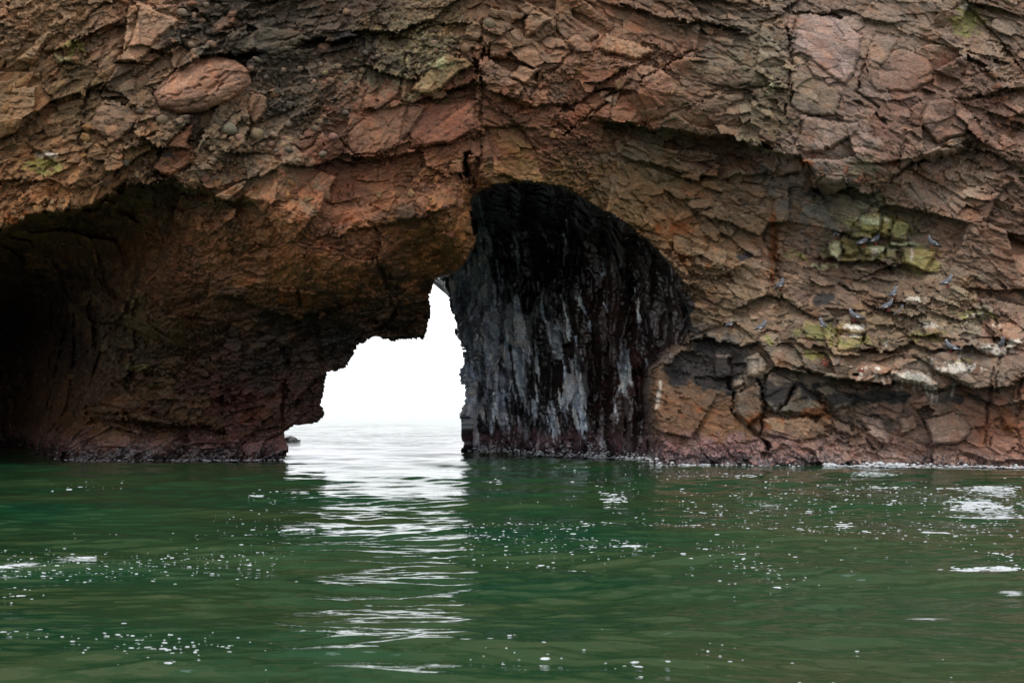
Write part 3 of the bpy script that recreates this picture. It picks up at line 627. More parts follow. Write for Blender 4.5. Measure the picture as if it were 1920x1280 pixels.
wet = np.clip(.12 + (.66 + .3 * gm) * inW + .6 * sstep(.6, .1, zn) + .20 * inP + .25 * (gg > .5), 0, 1)
GAIN = .74
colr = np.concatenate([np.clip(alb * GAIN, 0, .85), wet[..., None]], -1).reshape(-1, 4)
print('colour', time.time() - T0)

# -------- faces, window opening
swin = sdf(WINDOW, u0 + (wu - u0) * .55, v0 + (wv - v0) * .55)
vin = swin > 0
idx = np.arange(NU * NV).reshape(NV, NU)
q = np.stack([idx[:-1, :-1], idx[1:, :-1], idx[1:, 1:], idx[:-1, 1:]], -1)
hole = vin[:-1, :-1] | vin[1:, :-1] | vin[1:, 1:] | vin[:-1, 1:]
co = P3.reshape(-1, 3)
# pieces: named stones, then the largest fracture blocks of the face
fs = sid[:-1, :-1].copy()
fs = np.maximum(fs, sid[1:, 1:])                              # rim quads belong to the stone that stands proud
fc = cid2[:-1, :-1]
big = (fs < 0) & (inW[:-1, :-1] < .1) & (U[:-1, :-1] > -20) & (U[:-1, :-1] < 1940) & (V[:-1, :-1] > -20) & (V[:-1, :-1] < 862) & ~hole & (np.abs(D[:-1, :-1] - D[1:, 1:]) < .5)
ids, cnt = np.unique(fc[big], return_counts=True)
NB = 235
top = ids[np.argsort(-cnt)[:NB]]
lab = np.full(fs.shape, -1, np.int32)
pt = np.searchsorted(np.sort(top), fc); pt = np.clip(pt, 0, NB - 1)
hit = big & (np.sort(top)[pt] == fc); lab[hit] = 1000 + pt[hit]
lab[fs >= 0] = fs[fs >= 0]
wallf = (inW[:-1, :-1] > .5) & (lab < 0); lab[wallf] = 5000
lab[hole] = -9
flat_q = q.reshape(-1, 4); flat_l = lab.ravel()

# the cliff's bulk: rim of the opening and the outer edges carried back to a rear face
def submesh(name, sel, extra_co=None, extra_q=None, extra_col=None):
    qq = flat_q[sel]
    used, inv = np.unique(qq, return_inverse=True)
    return mesh_from(name, co[used], inv.reshape(-1, 4), M_ROCK, colr[used])
main_q = flat_q[flat_l == -1]
# boundary edges of the whole sheet (all kept faces)
keep = flat_q[flat_l != -9]
e = np.concatenate([keep[:, [0, 1]], keep[:, [1, 2]], keep[:, [2, 3]], keep[:, [3, 0]]])
key = e.min(1).astype(np.int64) * 10 ** 7 + e.max(1)
_, ui, uc_ = np.unique(key, return_index=True, return_counts=True)
be = e[ui[uc_ == 1]]
bv, binv = np.unique(be, return_inverse=True); binv = binv.reshape(-1, 2)
bp_ = co[bv]; bu = U.ravel()[bv]; bvv = V.ravel()[bv]
iswin = (bu > 500) & (bu < 900) & (bvv > 480)
ring = [bp_]
for k_, t in enumerate((.4, 1.2, 3.0, 7.0)):
    r = bp_.copy(); r[:, 1] += t
    # widen outward from the opening so that the passage flares behind its rim
    ul_ = (bu < 824) | (bvv < 560); fdx = np.where(ul_, -.7, .9); fdz = np.where(ul_ & (bvv < 720), .7, 0.)
    fx = np.where(iswin, t * .5, 0); r[:, 0] += fdx * fx; r[:, 2] += fdz * fx
    r += (rng.random(r.shape).astype(f32) - .5) * .12 * (k_ > 0)
    ring.append(r)
r = ring[-1].copy(); tt_ = np.maximum(60 - r[:, 1], 1); r[:, 1] += tt_; fx = np.where(iswin, tt_ * .5, 0); r[:, 0] += fdx * fx; r[:, 2] += fdz * fx; ring.append(r)
nb = len(bv); rim_co = np.concatenate(ring); rq = []
for k_ in range(len(ring) - 1):
    a = binv + k_ * nb; b2 = a + nb
    rq.append(np.stack([a[:, 1], a[:, 0], b2[:, 0], b2[:, 1]], -1))
rq = np.concatenate(rq)
used, inv = np.unique(main_q, return_inverse=True)
co_m = np.concatenate([co[used], rim_co]); q_m = np.concatenate([inv.reshape(-1, 4), rq + len(used)])
col_m = np.concatenate([colr[used], np.tile(colr[bv], (len(ring), 1))])
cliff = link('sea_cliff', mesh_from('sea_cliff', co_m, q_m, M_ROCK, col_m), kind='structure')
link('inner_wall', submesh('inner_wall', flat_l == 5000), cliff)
order = np.argsort(flat_l, kind='stable'); sl_ = flat_l[order]
def part_faces(i):
    a, b = np.searchsorted(sl_, i), np.searchsorted(sl_, i + 1); return order[a:b]
npc = 0
for k, (nm, c_) in enumerate(stone_meta):
    s_ = part_faces(k)
    if len(s_) > 3: link(nm, submesh(nm, s_), cliff); npc += 1
for k in range(NB):
    s_ = part_faces(1000 + k)
    if len(s_) > 3: link('rock_block', submesh('rock_block', s_), cliff); npc += 1
print('cliff meshes', npc, len(q) * NU, time.time() - T0)

def surf(u, v):
    j = int(np.clip(np.searchsorted(U1, u), 0, NU - 1)); i = int(np.clip(np.searchsorted(V1, v), 0, NV - 1))
    return P3[i, j].astype(float), N[i, j].astype(float), D2[i, j]

# -------- cobbles and rubble set in the face
def rock_mesh(name, seed, rounded, sub=2, amp=.12):
    r = random.Random(seed)
    bm = bmesh.new()
    if rounded:
        bmesh.ops.create_icosphere(bm, subdivisions=sub, radius=.5)
        for v_ in bm.verts:
            d = v_.co.normalized(); k = 1 + amp * math.sin(d.x * 3.1 + seed) * math.cos(d.y * 2.7 + seed * 2) + amp * .6 * math.sin(d.z * 5 + seed)
            v_.co = v_.co * k
    else:
        pts = []
        for i in range(15):
            d = np.array([r.gauss(0, 1) for _ in range(3)]); d /= np.linalg.norm(d)
            pts.append(bm.verts.new(d * r.uniform(.38, .55)))
        res = bmesh.ops.convex_hull(bm, input=bm.verts[:])
        for v_ in [x for x in bm.verts if not x.link_faces]: bm.verts.remove(v_)
        bmesh.ops.bevel(bm, geom=bm.edges[:], offset=.03, segments=1, affect='EDGES', profile=.5)
    me = bpy.data.meshes.new(name); bm.to_mesh(me); bm.free(); me.materials.append(M_STONE)
    for p_ in me.polygons: p_.use_smooth = rounded
    return me
cob = [rock_mesh('cobble', i, True) for i in range(6)]
frag = [rock_mesh('rock_fragment', 20 + i, False) for i in range(8)]
COBS = [(303, 225, 22, 19, (118, 104, 84)), (289, 214, 15, 14, (138, 96, 84)), (270, 226, 20, 17, (120, 104, 82)), (432, 242, 26, 22, (104, 106, 90)), (513, 177, 20, 17, (140, 100, 74)), (448, 257, 13, 13, (150, 112, 96)),
        (434, 260, 12, 10, (140, 112, 86)), (478, 250, 26, 26, (140, 122, 90)), (512, 252, 20, 12, (150, 122, 100)), (530, 258, 14, 11, (152, 112, 104)), (600, 224, 12, 11, (130, 112, 84)), (607, 89, 26, 17, (150, 108, 88)),
        (587, 154, 12, 11, (150, 116, 92)), (608, 136, 12, 9, (136, 136, 92)), (632, 124, 20, 13, (150, 128, 104)), (625, 258, 18, 14, (140, 96, 90)), (340, 25, 19, 14, (120, 114, 100)), (363, 26, 11, 12, (150, 124, 112)),
        (386, 8, 13, 11, (112, 108, 94)), (359, 7, 18, 10, (138, 88, 70)), (375, 38, 22, 12, (138, 112, 96)), (405, 12, 14, 12, (110, 106, 96)), (540, 5, 14, 10, (120, 106, 90)), (602, 121, 9, 9, (120, 112, 96)),
        (916, 45, 20, 16, (110, 104, 84)), (870, 90, 16, 18, (128, 94, 70)), (235, 306, 12, 14, (108, 110, 98)), (400, 300, 12, 12, (112, 96, 84)), (604, 287, 14, 11, (112, 102, 90)), (540, 232, 14, 12, (110, 96, 88)),
        (590, 240, 11, 9, (108, 104, 90)), (806, 16, 16, 12, (150, 112, 80)), (480, 112, 14, 9, (96, 90, 82)), (650, 24, 14, 12, (140, 104, 78)), (560, 300, 12, 9, (136, 112, 90))]
def place(mesh, name, u, v, wpx, hpx, colr3, out=.02, ry=None, parent=cliff):
    p, n, d = surf(u, v); o = link(name, mesh, parent)
    k = d / F
    o.scale = (wpx * k * 1.12, min(wpx, hpx) * k * 1.1, hpx * k * 1.12)
    o.rotation_euler = (random.uniform(-.3, .3), random.uniform(-.5, .5) if ry is None else ry, random.uniform(-.4, .4))
    o.location = p + np.array([0, -1, 0]) * out * min(wpx, hpx) * k
    o.color = (*[float(x) * GAIN for x in srgb(colr3)], 1)
    return o
for i, (u, v, a, b, c_) in enumerate(COBS): place(cob[i % 6], 'cobble', u, v, a, b, tuple(.6 * q_ + .4 * m_ for q_, m_ in zip(c_, (118, 98, 78))))
pal = [(116, 98, 80), (124, 98, 78), (104, 92, 80), (120, 90, 74), (108, 98, 84), (96, 82, 70), (130, 106, 88)]
cgv = []
cnt_ = 0
while cnt_ < 90:
    u, v = random.uniform(180, 890), random.uniform(0, 345)
    j, i = np.searchsorted(U1, u), np.searchsorted(V1, v)
    if cg[i, j] < .6: continue
    s_ = random.choice([5, 6, 7, 9, 12]); place(random.choice(cob), 'cobble', u, v, s_ * random.uniform(1, 1.4), s_, random.choice(pal)); cnt_ += 1
# crumbly angular fragments along the broken lips
def along(pl, n, jit, smin, smax, pals, side=0):
    xs = [p[0] for p in pl]; ys = [p[1] for p in pl]
    for _ in range(n):
        u = random.uniform(xs[0], xs[-1]); v = float(np.interp(u, xs, ys)) + random.gauss(0, jit) + side
        s_ = random.uniform(smin, smax) ; place(random.choice(frag), 'rock_fragment', u, v, s_ * random.uniform(1, 1.7), s_, random.choice(pals), out=random.uniform(-.05, .1), ry=random.uniform(-3, 3))
tan_ = [(138, 108, 76), (128, 98, 68), (146, 118, 88), (120, 88, 60), (140, 104, 66)]
red_ = [(118, 78, 58), (126, 88, 66), (104, 72, 54), (134, 96, 74)]
along([(0, 420), (60, 395), (150, 378), (190, 360), (235, 340), (330, 322)], 26, 12, 9, 20, tan_, -6)
along([(330, 322), (440, 360), (540, 372), (700, 380), (860, 340)], 22, 16, 8, 18, red_ + tan_, -8)
along([(0, 200), (200, 240)], 14, 50, 8, 20, tan_)
along([(480, 420), (700, 440), (860, 400)], 12, 24, 8, 18, red_)
along([(940, 220), (1130, 170), (1270, 110)], 16, 45, 8, 18, red_ + tan_)
along([(1500, 300), (1560, 330), (1640, 330), (1700, 300)], 14, 8, 7, 13, red_)
along([(1860, 160), (1900, 260)], 12, 30, 8, 14, red_)
print('stones', time.time() - T0)

# ================================================================== THE SEA
def sea_rows():
    v = []
    x = 1420.0
    while x > 1290: v.append(x); x -= 3
    while x > 880: v.append(x); x -= .65
    while x > 763.5: v.append(x); x -= .5
    return [H * F / (q_ - HOR) for q_ in v] + [6000, 12000]
Yr = np.array(sea_rows()); Yr = np.concatenate([[-400, -60, -10, 0, 3], Yr])
t = np.linspace(-1, 1, 680); 
tx = np.concatenate([[-80, -30, -12, -5, -3, -2.2, -1.7, -1.4, -1.2, -1.1, -1.05], t, [1.05, 1.1, 1.2, 1.4, 1.7, 2.2, 3, 5, 12, 30, 80]])
Ye = np.maximum(np.abs(Yr), 5)
XX = (tx[None] * .385) * Ye[:, None]; YY = np.repeat(Yr[:, None], len(tx), 1)
dY = np.abs(np.gradient(Yr))[:, None]; dX = np.abs(np.gradient(XX, axis=1))
hh = np.zeros_like(XX); ox = np.zeros_like(XX); oy = np.zeros_like(XX)
wr = np.random.default_rng(5)
comps = []
for lam0, lam1, n_, slope, spread, main in ((5.5, 10, 6, .012, 25, 80), (2.4, 5, 10, .012, 38, 88), (1.0, 2.4, 18, .0145, 52, 86), (.42, 1.0, 34, .0145, 36, 90), (.2, .42, 36, .0135, 40, 90), (.09, .2, 30, .010, 50, 90)):
    for i in range(n_):
        lam = lam0 * (lam1 / lam0) ** wr.random(); th = math.radians(main + spread * wr.normal() * .6)
        comps.append((lam, th, slope * (.6 + .8 * wr.random()), wr.random() * 6.283))
gust = 1 + .4 * fbm(XX.astype(f32) * .16, YY.astype(f32) * .11, 0 * XX.astype(f32), 3, 400)
wxs = XX + .5 * vnoise(XX.astype(f32) * .35, YY.astype(f32) * .35, 0 * XX.astype(f32), 410); wys = YY + .5 * vnoise(XX.astype(f32) * .35, YY.astype(f32) * .35, 0 * XX.astype(f32) + 5, 411)
for lam, th, slp, ph in comps:
    k = 2 * math.pi / lam; kx, ky = k * math.cos(th), k * math.sin(th)
    samp = np.maximum(dY * abs(math.sin(th)), dX * abs(math.cos(th)))
    at = 1 - np.clip((samp - lam / 4) / (lam / 4), 0, 1)
    a = slp / k * at * (gust if lam < 2.4 else 1)
    arg = kx * wxs + ky * wys + ph; c_, s_ = np.cos(arg), np.sin(arg)
    hh += a * c_; ox -= a * 1.0 * s_ * math.cos(th); oy -= a * 1.0 * s_ * math.sin(th)
# calmer close to the camera-side edge of nothing; keep level near shore
SEA = np.stack([XX + ox, YY + oy, hh], -1)
ns, nc = XX.shape
ii = np.arange(ns * nc).reshape(ns, nc)
sq = np.stack([ii[:-1, :-1], ii[:-1, 1:], ii[1:, 1:], ii[1:, :-1]], -1).reshape(-1, 4)
CL = [(150, 1056, 170, 13, 170), (60, 1062, 90, 10, 90), (370, 1055, 120, 14, 110), (500, 1045, 60, 8, 30), (250, 1220, 180, 26, 60), (360, 1245, 120, 20, 30), (150, 911, 60, 4, 22), (470, 985, 60, 16, 40), (340, 1004, 150, 5, 40),
      (1000, 985, 60, 10, 40), (1040, 984, 60, 8, 90), (1080, 994, 50, 5, 60), (1160, 980, 80, 8, 90), (1240, 978, 70, 4, 60), (1120, 1028, 60, 9, 60), (1180, 1030, 24, 6, 40), (1000, 1010, 90, 22, 90), (1050, 1040, 110, 16, 60),
      (1330, 975, 110, 22, 150), (1440, 950, 110, 18, 160), (1560, 1000, 45, 11, 110), (1480, 995, 80, 10, 60), (1600, 985, 60, 10, 60), (1550, 920, 140, 18, 170), (1700, 930, 120, 20, 150), (1850, 960, 70, 26, 240), (1780, 990, 90, 20, 120),
      (1340, 890, 110, 8, 90), (1150, 870, 160, 5, 110), (1250, 905, 180, 14, 70), (1360, 1045, 60, 18, 60), (1450, 1070, 80, 20, 40), (1880, 1040, 50, 14, 40), (1060, 1240, 150, 26, 34), (900, 1030, 60, 14, 40), (850, 1000, 40, 20, 20),
      (60, 1200, 60, 10, 14), (1350, 1230, 40, 20, 8), (40, 1110, 40, 10, 16), (1650, 1060, 80, 16, 14), (1180, 930, 160, 12, 50), (1550, 1250, 200, 20, 10), (640, 1200, 60, 6, 14), (480, 930, 40, 10, 22)]
SCR = [(565, 996, 34, 4), (1150, 941, 24, 7), (1185, 1030, 20, 5), (150, 1052, 60, 6), (1075, 988, 40, 6), (1230, 980, 50, 4), (1835, 944, 54, 12), (1865, 958, 70, 8), (1850, 918, 80, 13), (1860, 1066, 66, 4), (1660, 913, 60, 3), (1640, 890, 60, 3), (40, 1060, 60, 6), (1420, 990, 60, 10), (1890, 1105, 40, 6), (1740, 1160, 60, 4)]
pu = 960 + F * XX / np.maximum(YY, 1); pv = HOR + H * F / np.maximum(YY, 1)
fm = np.zeros_like(XX)
for cx_, cy_, rx, ry, n_ in CL: fm = np.maximum(fm, min(.62, .30 + n_ / 600) * np.exp(-((pu - cx_) / (rx * 1.2)) ** 2 - ((pv - cy_) / (ry * 1.2)) ** 2))
for cx_, cy_, rx, ry in SCR: fm = np.maximum(fm, 1.0 * np.exp(-((pu - cx_) / rx) ** 2 - ((pv - cy_) / ry) ** 2))
for (ua, ub, vv_, st_) in ((876, 1245, 858, .8), (1255, 1540, 872, .55), (1540, 1720, 873, 1.0), (1720, 1930, 876, .8), (380, 536, 864, .5)):
    fm = np.maximum(fm, st_ * sstep(ua - 30, ua + 30, pu) * (1 - sstep(ub - 30, ub + 30, pu)) * np.exp(-((pv - vv_) / 6) ** 2))
fcol = np.stack([fm, fm, fm, fm], -1).reshape(-1, 4)
sea = link('sea', mesh_from('sea', SEA.reshape(-1, 3), sq, M_WATER, fcol), kind='structure')
print('sea', SEA.shape, time.time() - T0)
def sea_at(u, v):
    y = H * F / (v - HOR); x = (u - 960) / F * y
    r = int(np.clip(np.searchsorted(Yr[5:], y) + 5, 5, ns - 1)); cc = int(np.clip(np.searchsorted(XX[r], x), 0, nc - 1))
    return SEA[r, cc], y

# -------- foam: bubbles, patches and splashes (one countless mass)
M_FOAM = simple('white_foam', (.44, .46, .48), .55, .2, 40)
hexa = [(math.cos(a), math.sin(a)) for a in [i * math.pi / 3 for i in range(6)]]
fco, ftr = [], []
def blob(p, rx, ry, hz):
    b = len(fco); rot = random.uniform(0, 3)
    for cx_, cy_ in hexa:
        k = random.uniform(.75, 1.2); fco.append((p[0] + cx_ * rx * k, p[1] + cy_ * ry * k, p[2] - .004))
    for cx_, cy_ in hexa: fco.append((p[0] + cx_ * rx * .6, p[1] + cy_ * ry * .6, p[2] + hz * .8))
    fco.append((p[0], p[1], p[2] + hz))
    for i in range(6):
        j = (i + 1) % 6
        ftr.extend([(b + i, b + j, b + 6 + j), (b + i, b + 6 + j, b + 6 + i), (b + 6 + i, b + 6 + j, b + 12)])
for cx_, cy_, rx, ry, n_ in CL:
    for _ in range(int(n_ * 1.15)):
        u, v = random.gauss(cx_, rx * .75), random.gauss(cy_, ry * .9)
        if v < 872: v = 872 + abs(random.gauss(0, 3))
        p, y = sea_at(u, v)
        s_ = min(.018, .0052 * math.exp(random.gauss(0, .5))) * (1.45 if v < 960 else 1.0)
        blob(p, s_ * random.uniform(.9, 3.0), s_ * random.uniform(.8, 1.6), s_ * .35)
# wider scraps of foam
for (u, v, rx, ry, n_) in [(565, 996, 30, 2.5, 34), (1150, 941, 20, 7, 34), (1185, 1030, 15, 4, 26), (150, 1047, 28, 3, 30), (1075, 988, 30, 4, 40), (1230, 980, 40, 2, 30), (1835, 944, 34, 4, 160), (1812, 952, 20, 4, 90), (1860, 952, 40, 2.5, 90), (1825, 965, 34, 3, 60), (1890, 966, 30, 3, 60), (1800, 940, 24, 4, 40), (1850, 918, 60, 7, 150), (1880, 925, 40, 5, 70),
                          (1860, 1066, 60, 2.5, 60), (1810, 1072, 24, 3, 20), (1660, 913, 50, 2, 30), (925, 905, 14, 4, 12), (1640, 890, 50, 1.5, 26), (1400, 893, 24, 1.2, 16), (20, 1062, 26, 2, 24), (620, 995, 20, 2, 10), (480, 932, 12, 2, 10), (1740, 1000, 20, 3, 12), (1580, 980, 20, 4, 16)]:
    for _ in range(n_):
        p, y = sea_at(random.gauss(u, rx * .55), max(random.gauss(v, ry * .55), 873))
        s_ = random.uniform(.008, .026); blob(p, s_ * random.uniform(1.2, 4), s_ * 1.2, s_ * .3)
# wash where the swell meets the rock
def wash(ua, ub, n_, zmax, smax=.035):
    for _ in range(n_):
        u = random.uniform(ua, ub); j = int(np.searchsorted(U1, u)); col_z = P3[:, j, 2]
        i = int(np.argmax(col_z < random.uniform(-.02, .04))); p = P3[i, j]
        hgt_ = abs(random.gauss(0, .4)) * zmax; s_ = random.uniform(.01, smax)
        blob((p[0] + random.gauss(0, .04), p[1] - random.uniform(.02, .35), hgt_), s_ * 1.8, s_, s_ * (1.2 if hgt_ > .05 else .4))
wash(876, 1240, 420, .16); wash(1255, 1500, 130, .05); wash(1540, 1720, 300, .10, .05); wash(1720, 1918, 200, .08); wash(380, 536, 60, .04); wash(30, 380, 40, .03)
for uc_, n_ in ((905, 30), (940, 30), (1105, 60), (1130, 40), (1180, 30), (1060, 20), (925, 30)):
    for _ in range(n_):
        wash(uc_ - 6, uc_ + 6, 1, .5, .02)
foam = link('sea_foam', mesh_from('sea_foam', np.array(fco), None, M_FOAM, tris=np.array(ftr)), kind='stuff')
foam['label'] = 'scattered white bubbles and wash floating on the green water'; foam['category'] = 'foam'
print('foam', len(ftr), time.time() - T0)

# -------- mussels and barnacles crowding the tide line
M_MUS = simple('mussel_shell', (.018, .014, .022), .35, .5, 60)
fco, ftr = [], []
for _ in range(3400):
    u = random.choice([random.uniform(1250, 1560), random.uniform(1250, 1900), random.uniform(60, 536), random.uniform(870, 1250)])
    j = int(np.searchsorted(U1, u)); zt = abs(random.gauss(0, .22)) * (1.5 if 1240 < u < 1420 else .8)
    i = int(np.argmax(P3[:, j, 2] < zt)); p = P3[i, j]
    if vnoise(*[np.array([q_ * 1.6], f32) for q_ in p], 900)[0] < -.1: continue
    s_ = random.uniform(.010, .026); blob((p[0], p[1] - .005, p[2]), s_ * .8, s_, s_ * 1.2)
link('mussels', mesh_from('mussels', np.array(fco), None, M_MUS, tris=np.array(ftr), smooth=False), cliff, kind='stuff')

# -------- small rock standing in the open water beyond the opening
def offshore():
    y = H * F / (829 - HOR); x = (546 - 960) / F * y
    bm = bmesh.new(); bmesh.ops.create_icosphere(bm, subdivisions=5, radius=1)
    c0 = np.array([v_.co[:] for v_ in bm.verts], f32)
    o_, t_, e_, *_ = cells(c0[:, 0] * 2.2 + 9, c0[:, 1] * 2.2, c0[:, 2] * 2.2, 500)
    k = 1 + .16 * t_ + .08 * o_ + .08 * fbm(c0[:, 0] * 3, c0[:, 1] * 3, c0[:, 2] * 3, 3, 510)
    for v_, kk in zip(bm.verts, k): v_.co = v_.co * float(kk)
    me = bpy.data.meshes.new('sea_rock'); bm.to_mesh(me); bm.free(); me.materials.append(M_STONE)
    o = link('sea_rock', me, loc=(x - .05, y, -.03), label='low rounded grey rock in the bright water beyond the arch', cat='rock')
    o.scale = (.42, .5, .27); o.color = (.24, .25, .25, 1)
offshore()

# ================================================================== BIRDS
M_BODY = simple('slate_feathers', (.115, .12, .14), .7, .2, 30)
M_DARK = simple('dark_flight_feathers', (.02, .021, .026), .6, .2, 30)
M_WHITE = simple('white_feathers', (.72, .72, .72), .6, .1, 30)
M_RED = simple('red_bill_and_legs', (.26, .02, .015), .45, .15, 30)
def tube(path, radii, seg=10, squash=1.0):
    """closed tapering body along a path, smooth"""
    bm = bmesh.new(); rings = []
    n_ = len(path)
    for i, (p, r) in enumerate(zip(path, radii)):
        a = np.array(path[max(i - 1, 0)], float); b = np.array(path[min(i + 1, n_ - 1)], float); d = b - a; d /= np.linalg.norm(d)
        side = np.cross(d, (0, 1, 0)) if abs(d[1]) < .9 else np.cross(d, (1, 0, 0)); side /= np.linalg.norm(side); up = np.cross(d, side)
        rings.append([bm.verts.new(np.array(p) + r * (math.cos(t_) * side + squash * math.sin(t_) * up)) for t_ in [2 * math.pi * j / seg for j in range(seg)]])
    for i in range(n_ - 1):
        for j in range(seg): bm.faces.new((rings[i][j], rings[i][(j + 1) % seg], rings[i + 1][(j + 1) % seg], rings[i + 1][j]))
    bm.faces.new(rings[0][::-1]); bm.faces.new(rings[-1])
    bmesh.ops.recalc_face_normals(bm, faces=bm.faces)
    return bm
def to_obj(name, bms, mat, parent):
    me = bpy.data.meshes.new(name); B = bmesh.new()
    for b in bms:
        t_ = bpy.data.meshes.new('t'); b.to_mesh(t_); b.free(); B.from_mesh(t_); bpy.data.meshes.remove(t_)
    B.to_mesh(me); B.free(); me.materials.append(mat)
    for p_ in me.polygons: p_.use_smooth = True
    return link(name, me, parent)
def tern(label, flying=False):
    r = link('tern', None, label=label, cat='bird', group=None if flying else 'grey terns perched on the cliff ledges')
    # faces +X, feet at the origin, about 0.4 m long; body one continuous surface from tail root to crown
    if flying:
        body = tube([(-.16, 0, 0), (-.10, 0, .0), (-.03, 0, 0), (.05, 0, .005), (.11, 0, .012), (.15, 0, .018), (.185, 0, .018), (.205, 0, .014)], [.012, .03, .045, .05, .04, .033, .030, .012], 12)
        to_obj('body', [body], M_BODY, r)
        to_obj('bill', [tube([(.195, 0, .014), (.225, 0, .010), (.255, 0, .002)], [.010, .008, .002], 8)], M_RED, r)
        to_obj('tail', [tube([(-.13, 0, 0), (-.20, .012, 0), (-.28, .03, 0)], [.022, .022, .004], 8, .3), tube([(-.13, 0, 0), (-.20, -.012, 0), (-.28, -.03, 0)], [.022, .022, .004], 8, .3)], M_DARK, r)
        for s_ in (1, -1):
            bm = bmesh.new()
            top_ = [(.09, .03, .01), (.11, .15, .05), (.08, .28, .06), (.0, .42, .03), (-.09, .50, .0)]; bot = [(-.06, .03, .0), (-.05, .15, .04), (-.06, .28, .05), (-.08, .40, .02), (-.095, .495, .0)]
            ta = [bm.verts.new((x_, y_ * s_, z_)) for x_, y_, z_ in top_]; ba = [bm.verts.new((x_, y_ * s_, z_)) for x_, y_, z_ in bot]
            tb_ = [bm.verts.new((x_, y_ * s_, z_ - .012)) for x_, y_, z_ in top_]; bb = [bm.verts.new((x_, y_ * s_, z_ - .006)) for x_, y_, z_ in bot]
            for i in range(4):
                for q1, q2 in ((ta, ba), (bb, tb_), (tb_, ta), (ba, bb)): bm.faces.new((q1[i], q1[i + 1], q2[i + 1], q2[i]))
            bmesh.ops.recalc_face_normals(bm, faces=bm.faces)
            to_obj('wing', [bm], M_BODY, r)
        return r
    body = tube([(-.15, 0, .075), (-.10, 0, .088), (-.05, 0, .105), (.0, 0, .13), (.045, 0, .165), (.075, 0, .205), (.088, 0, .24), (.093, 0, .268), (.098, 0, .288), (.105, 0, .298)],
                [.014, .030, .044, .054, .055, .045, .035, .033, .028, .010], 14, .92)
    to_obj('body', [body], M_BODY, r)
    to_obj('bill', [tube([(.112, 0, .280), (.145, 0, .274), (.172, 0, .262)], [.011, .008, .002], 8)], M_RED, r)
    to_obj('tail', [tube([(-.12, .0, .08), (-.18, 0, .062), (-.245, 0, .042)], [.024, .024, .010], 10, .4)], M_DARK, r)
    for s_ in (1, -1):
        wg = to_obj('wing', [tube([(.03, .042 * s_, .165), (-.03, .052 * s_, .14), (-.09, .045 * s_, .112), (-.16, .026 * s_, .078), (-.23, .010 * s_, .055)], [.022, .036, .032, .018, .004], 10, .35)], M_BODY, r)
        to_obj('wing_tip', [tube([(-.11, .040 * s_, .094), (-.18, .024 * s_, .066), (-.27, .008 * s_, .040)], [.014, .014, .003], 8, .5)], M_DARK, wg)
        to_obj('wing_bar', [tube([(-.055, .066 * s_, .098), (-.10, .056 * s_, .086), (-.135, .042 * s_, .074)], [.007, .008, .004], 8, .6)], M_WHITE, wg)
        to_obj('leg', [tube([(.01, .022 * s_, .085), (.008, .022 * s_, .04), (.0, .022 * s_, .006)], [.006, .004, .004], 8), tube([(-.015, .022 * s_, .005), (.035, .024 * s_, .004)], [.008, .006], 6, .5)], M_RED, r)
        to_obj('cheek_plume', [tube([(.112, .026 * s_, .272), (.092, .036 * s_, .262), (.074, .040 * s_, .246)], [.005, .006, .002], 6)], M_WHITE, r)
    return r
def copy_tree(o, parent=None):
    c = o.copy(); COL.objects.link(c); c.parent = parent
    for ch in o.children: copy_tree(ch, c)
    return c
# (u, v of feet, heading deg: 0 = faces right, 180 = left, 90 = away, label)
BIRDS = [
 (1568, 448, 75, 1.0, 'upright grey tern on the pale rock left of the green lichened blocks'),
 (1619, 463, 20, 1.0, 'grey tern with its head turned back, left of the close pair under green blocks'),
 (1641, 459, 15, 1.0, 'slim grey tern leaning right, right bird of the close pair under the green blocks'),
 (1748, 466, 200, 1.0, 'dark grey tern bending down at the right end of the green ledge'),
 (1777, 538, 25, 1.0, 'grey tern alone on bare brown rock right of the lower lichened blocks'),
 (1676, 560, 50, 1.0, 'tall grey tern, uppermost of the three standing close together mid slope'),
 (1665, 583, 20, 1.0, 'grey tern, lower left bird of the trio mid slope'),
 (1687, 595, 40, 1.0, 'long grey tern, lower right bird of the trio mid slope'),
 (1602, 602, 150, 1.0, 'grey tern facing left on the flat guano stained block'),
 (1542, 618, 100, .95, 'dark tern seen from the front above the mossy olive block'),
 (1464, 544, 50, 1.0, 'grey tern at the foot of the rust orange streak'),
 (1371, 616, 50, 1.0, 'leftmost grey tern, on the brown rock edge beside the arch shadow'),
 (1429, 622, 30, .95, 'small grey tern with red legs on a pale stone above the dark hollow'),
 (1783, 661, 160, 1.0, 'pale grey tern at the left end of the white streaked ledge'),
 (1878, 656, 270, 1.0, 'dark tern facing the sea near the right edge on the white ledge'),
]
proto = tern(BIRDS[0][4])
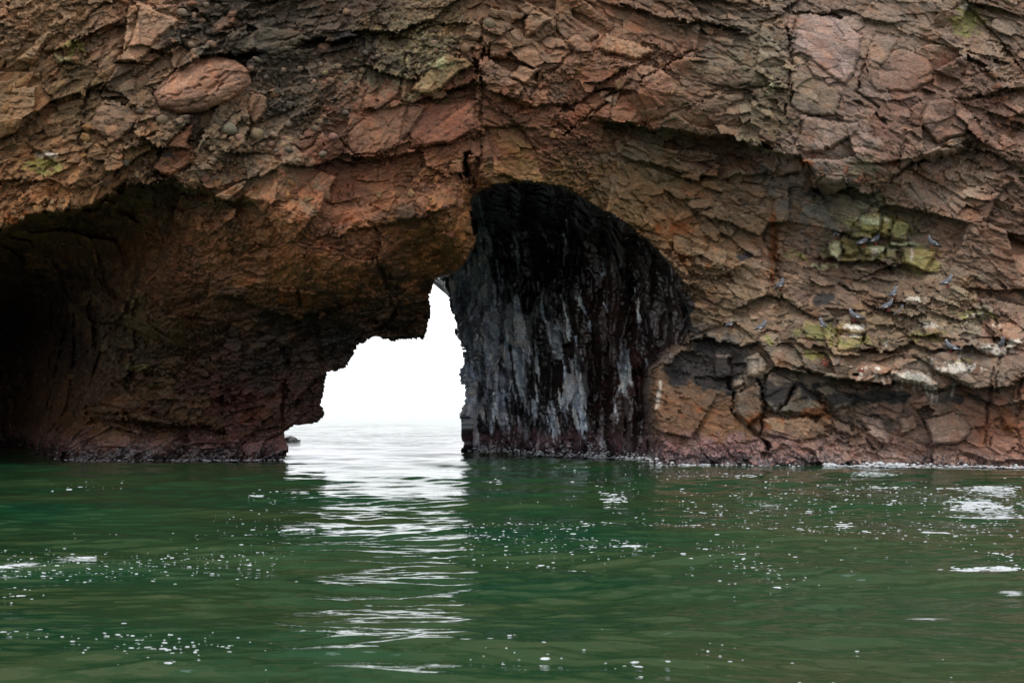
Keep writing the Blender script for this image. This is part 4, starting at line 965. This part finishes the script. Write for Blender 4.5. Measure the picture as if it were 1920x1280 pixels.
for i, (u, v, hd, sc_, lb) in enumerate(BIRDS):
    o = proto if i == 0 else copy_tree(proto)
    # feet on the foremost bit of rock just under the bird
    j0, j1 = np.searchsorted(U1, u - 5), np.searchsorted(U1, u + 5); i0, i1 = np.searchsorted(V1, v - 3), np.searchsorted(V1, v + 3)
    dmin = float(D2[i0:i1, j0:j1].min()) - .04
    p = pos(np.array(u, float), np.array(v, float), dmin)
    o.location = p; o.rotation_euler = (0, 0, math.radians(hd)); o.scale = (sc_ * 1.12,) * 3
    o['label'] = lb
fb = tern('grey tern flying low over the choppy water at the right edge', True)
y = 30.0; fb.location = ((1922 - 960) / F * y, y, H + (HOR - 904) / F * y + .02); fb.rotation_euler = (math.radians(10), math.radians(-3), math.radians(175))

# -------- two red crabs on the ledge
M_CRAB = simple('red_crab_shell', (.22, .045, .032), .4, .3, 30)
def crab(u, v, rz, label):
    r = link('crab', None, label=label, cat='crab', group=None)
    bm = bmesh.new(); bmesh.ops.create_icosphere(bm, subdivisions=2, radius=1)
    for v_ in bm.verts: v_.co = (v_.co.x * .055, v_.co.y * .022, v_.co.z * .042)
    to_obj('shell', [bm], M_CRAB, r)
    for s_ in (-1, 1):
        for k in range(4):
            a = math.radians(-50 + 32 * k); c_, s2 = math.cos(a), math.sin(a)
            to_obj('leg', [tube([(.04 * s_ * c_, 0, .03 * s2), (.085 * s_ * c_, -.03, .075 * s2), (.125 * s_ * c_, .01, .115 * s2)], [.008, .007, .003], 6)], M_CRAB, r)
        to_obj('claw', [tube([(.03 * s_, -.005, .035), (.055 * s_, -.02, .07), (.04 * s_, -.02, .10), (.025 * s_, -.015, .12)], [.008, .009, .017, .004], 8)], M_CRAB, r)
    p, n_, d = surf(u, v); r.location = p + np.array([0, -.04, 0]); r.rotation_euler = (0, rz, 0)
    return r
crab(1545, 681, .55, 'red crab clinging to the brown ledge below the mossy blocks, left one')
crab(1613, 692, .4, 'darker red crab on the ledge lip right of the other crab').scale = (.8, .8, .8)
tri = sum(len(o.data.polygons) for o in scene.objects if o.type == 'MESH'); print('faces', tri, 'time', time.time() - T0)
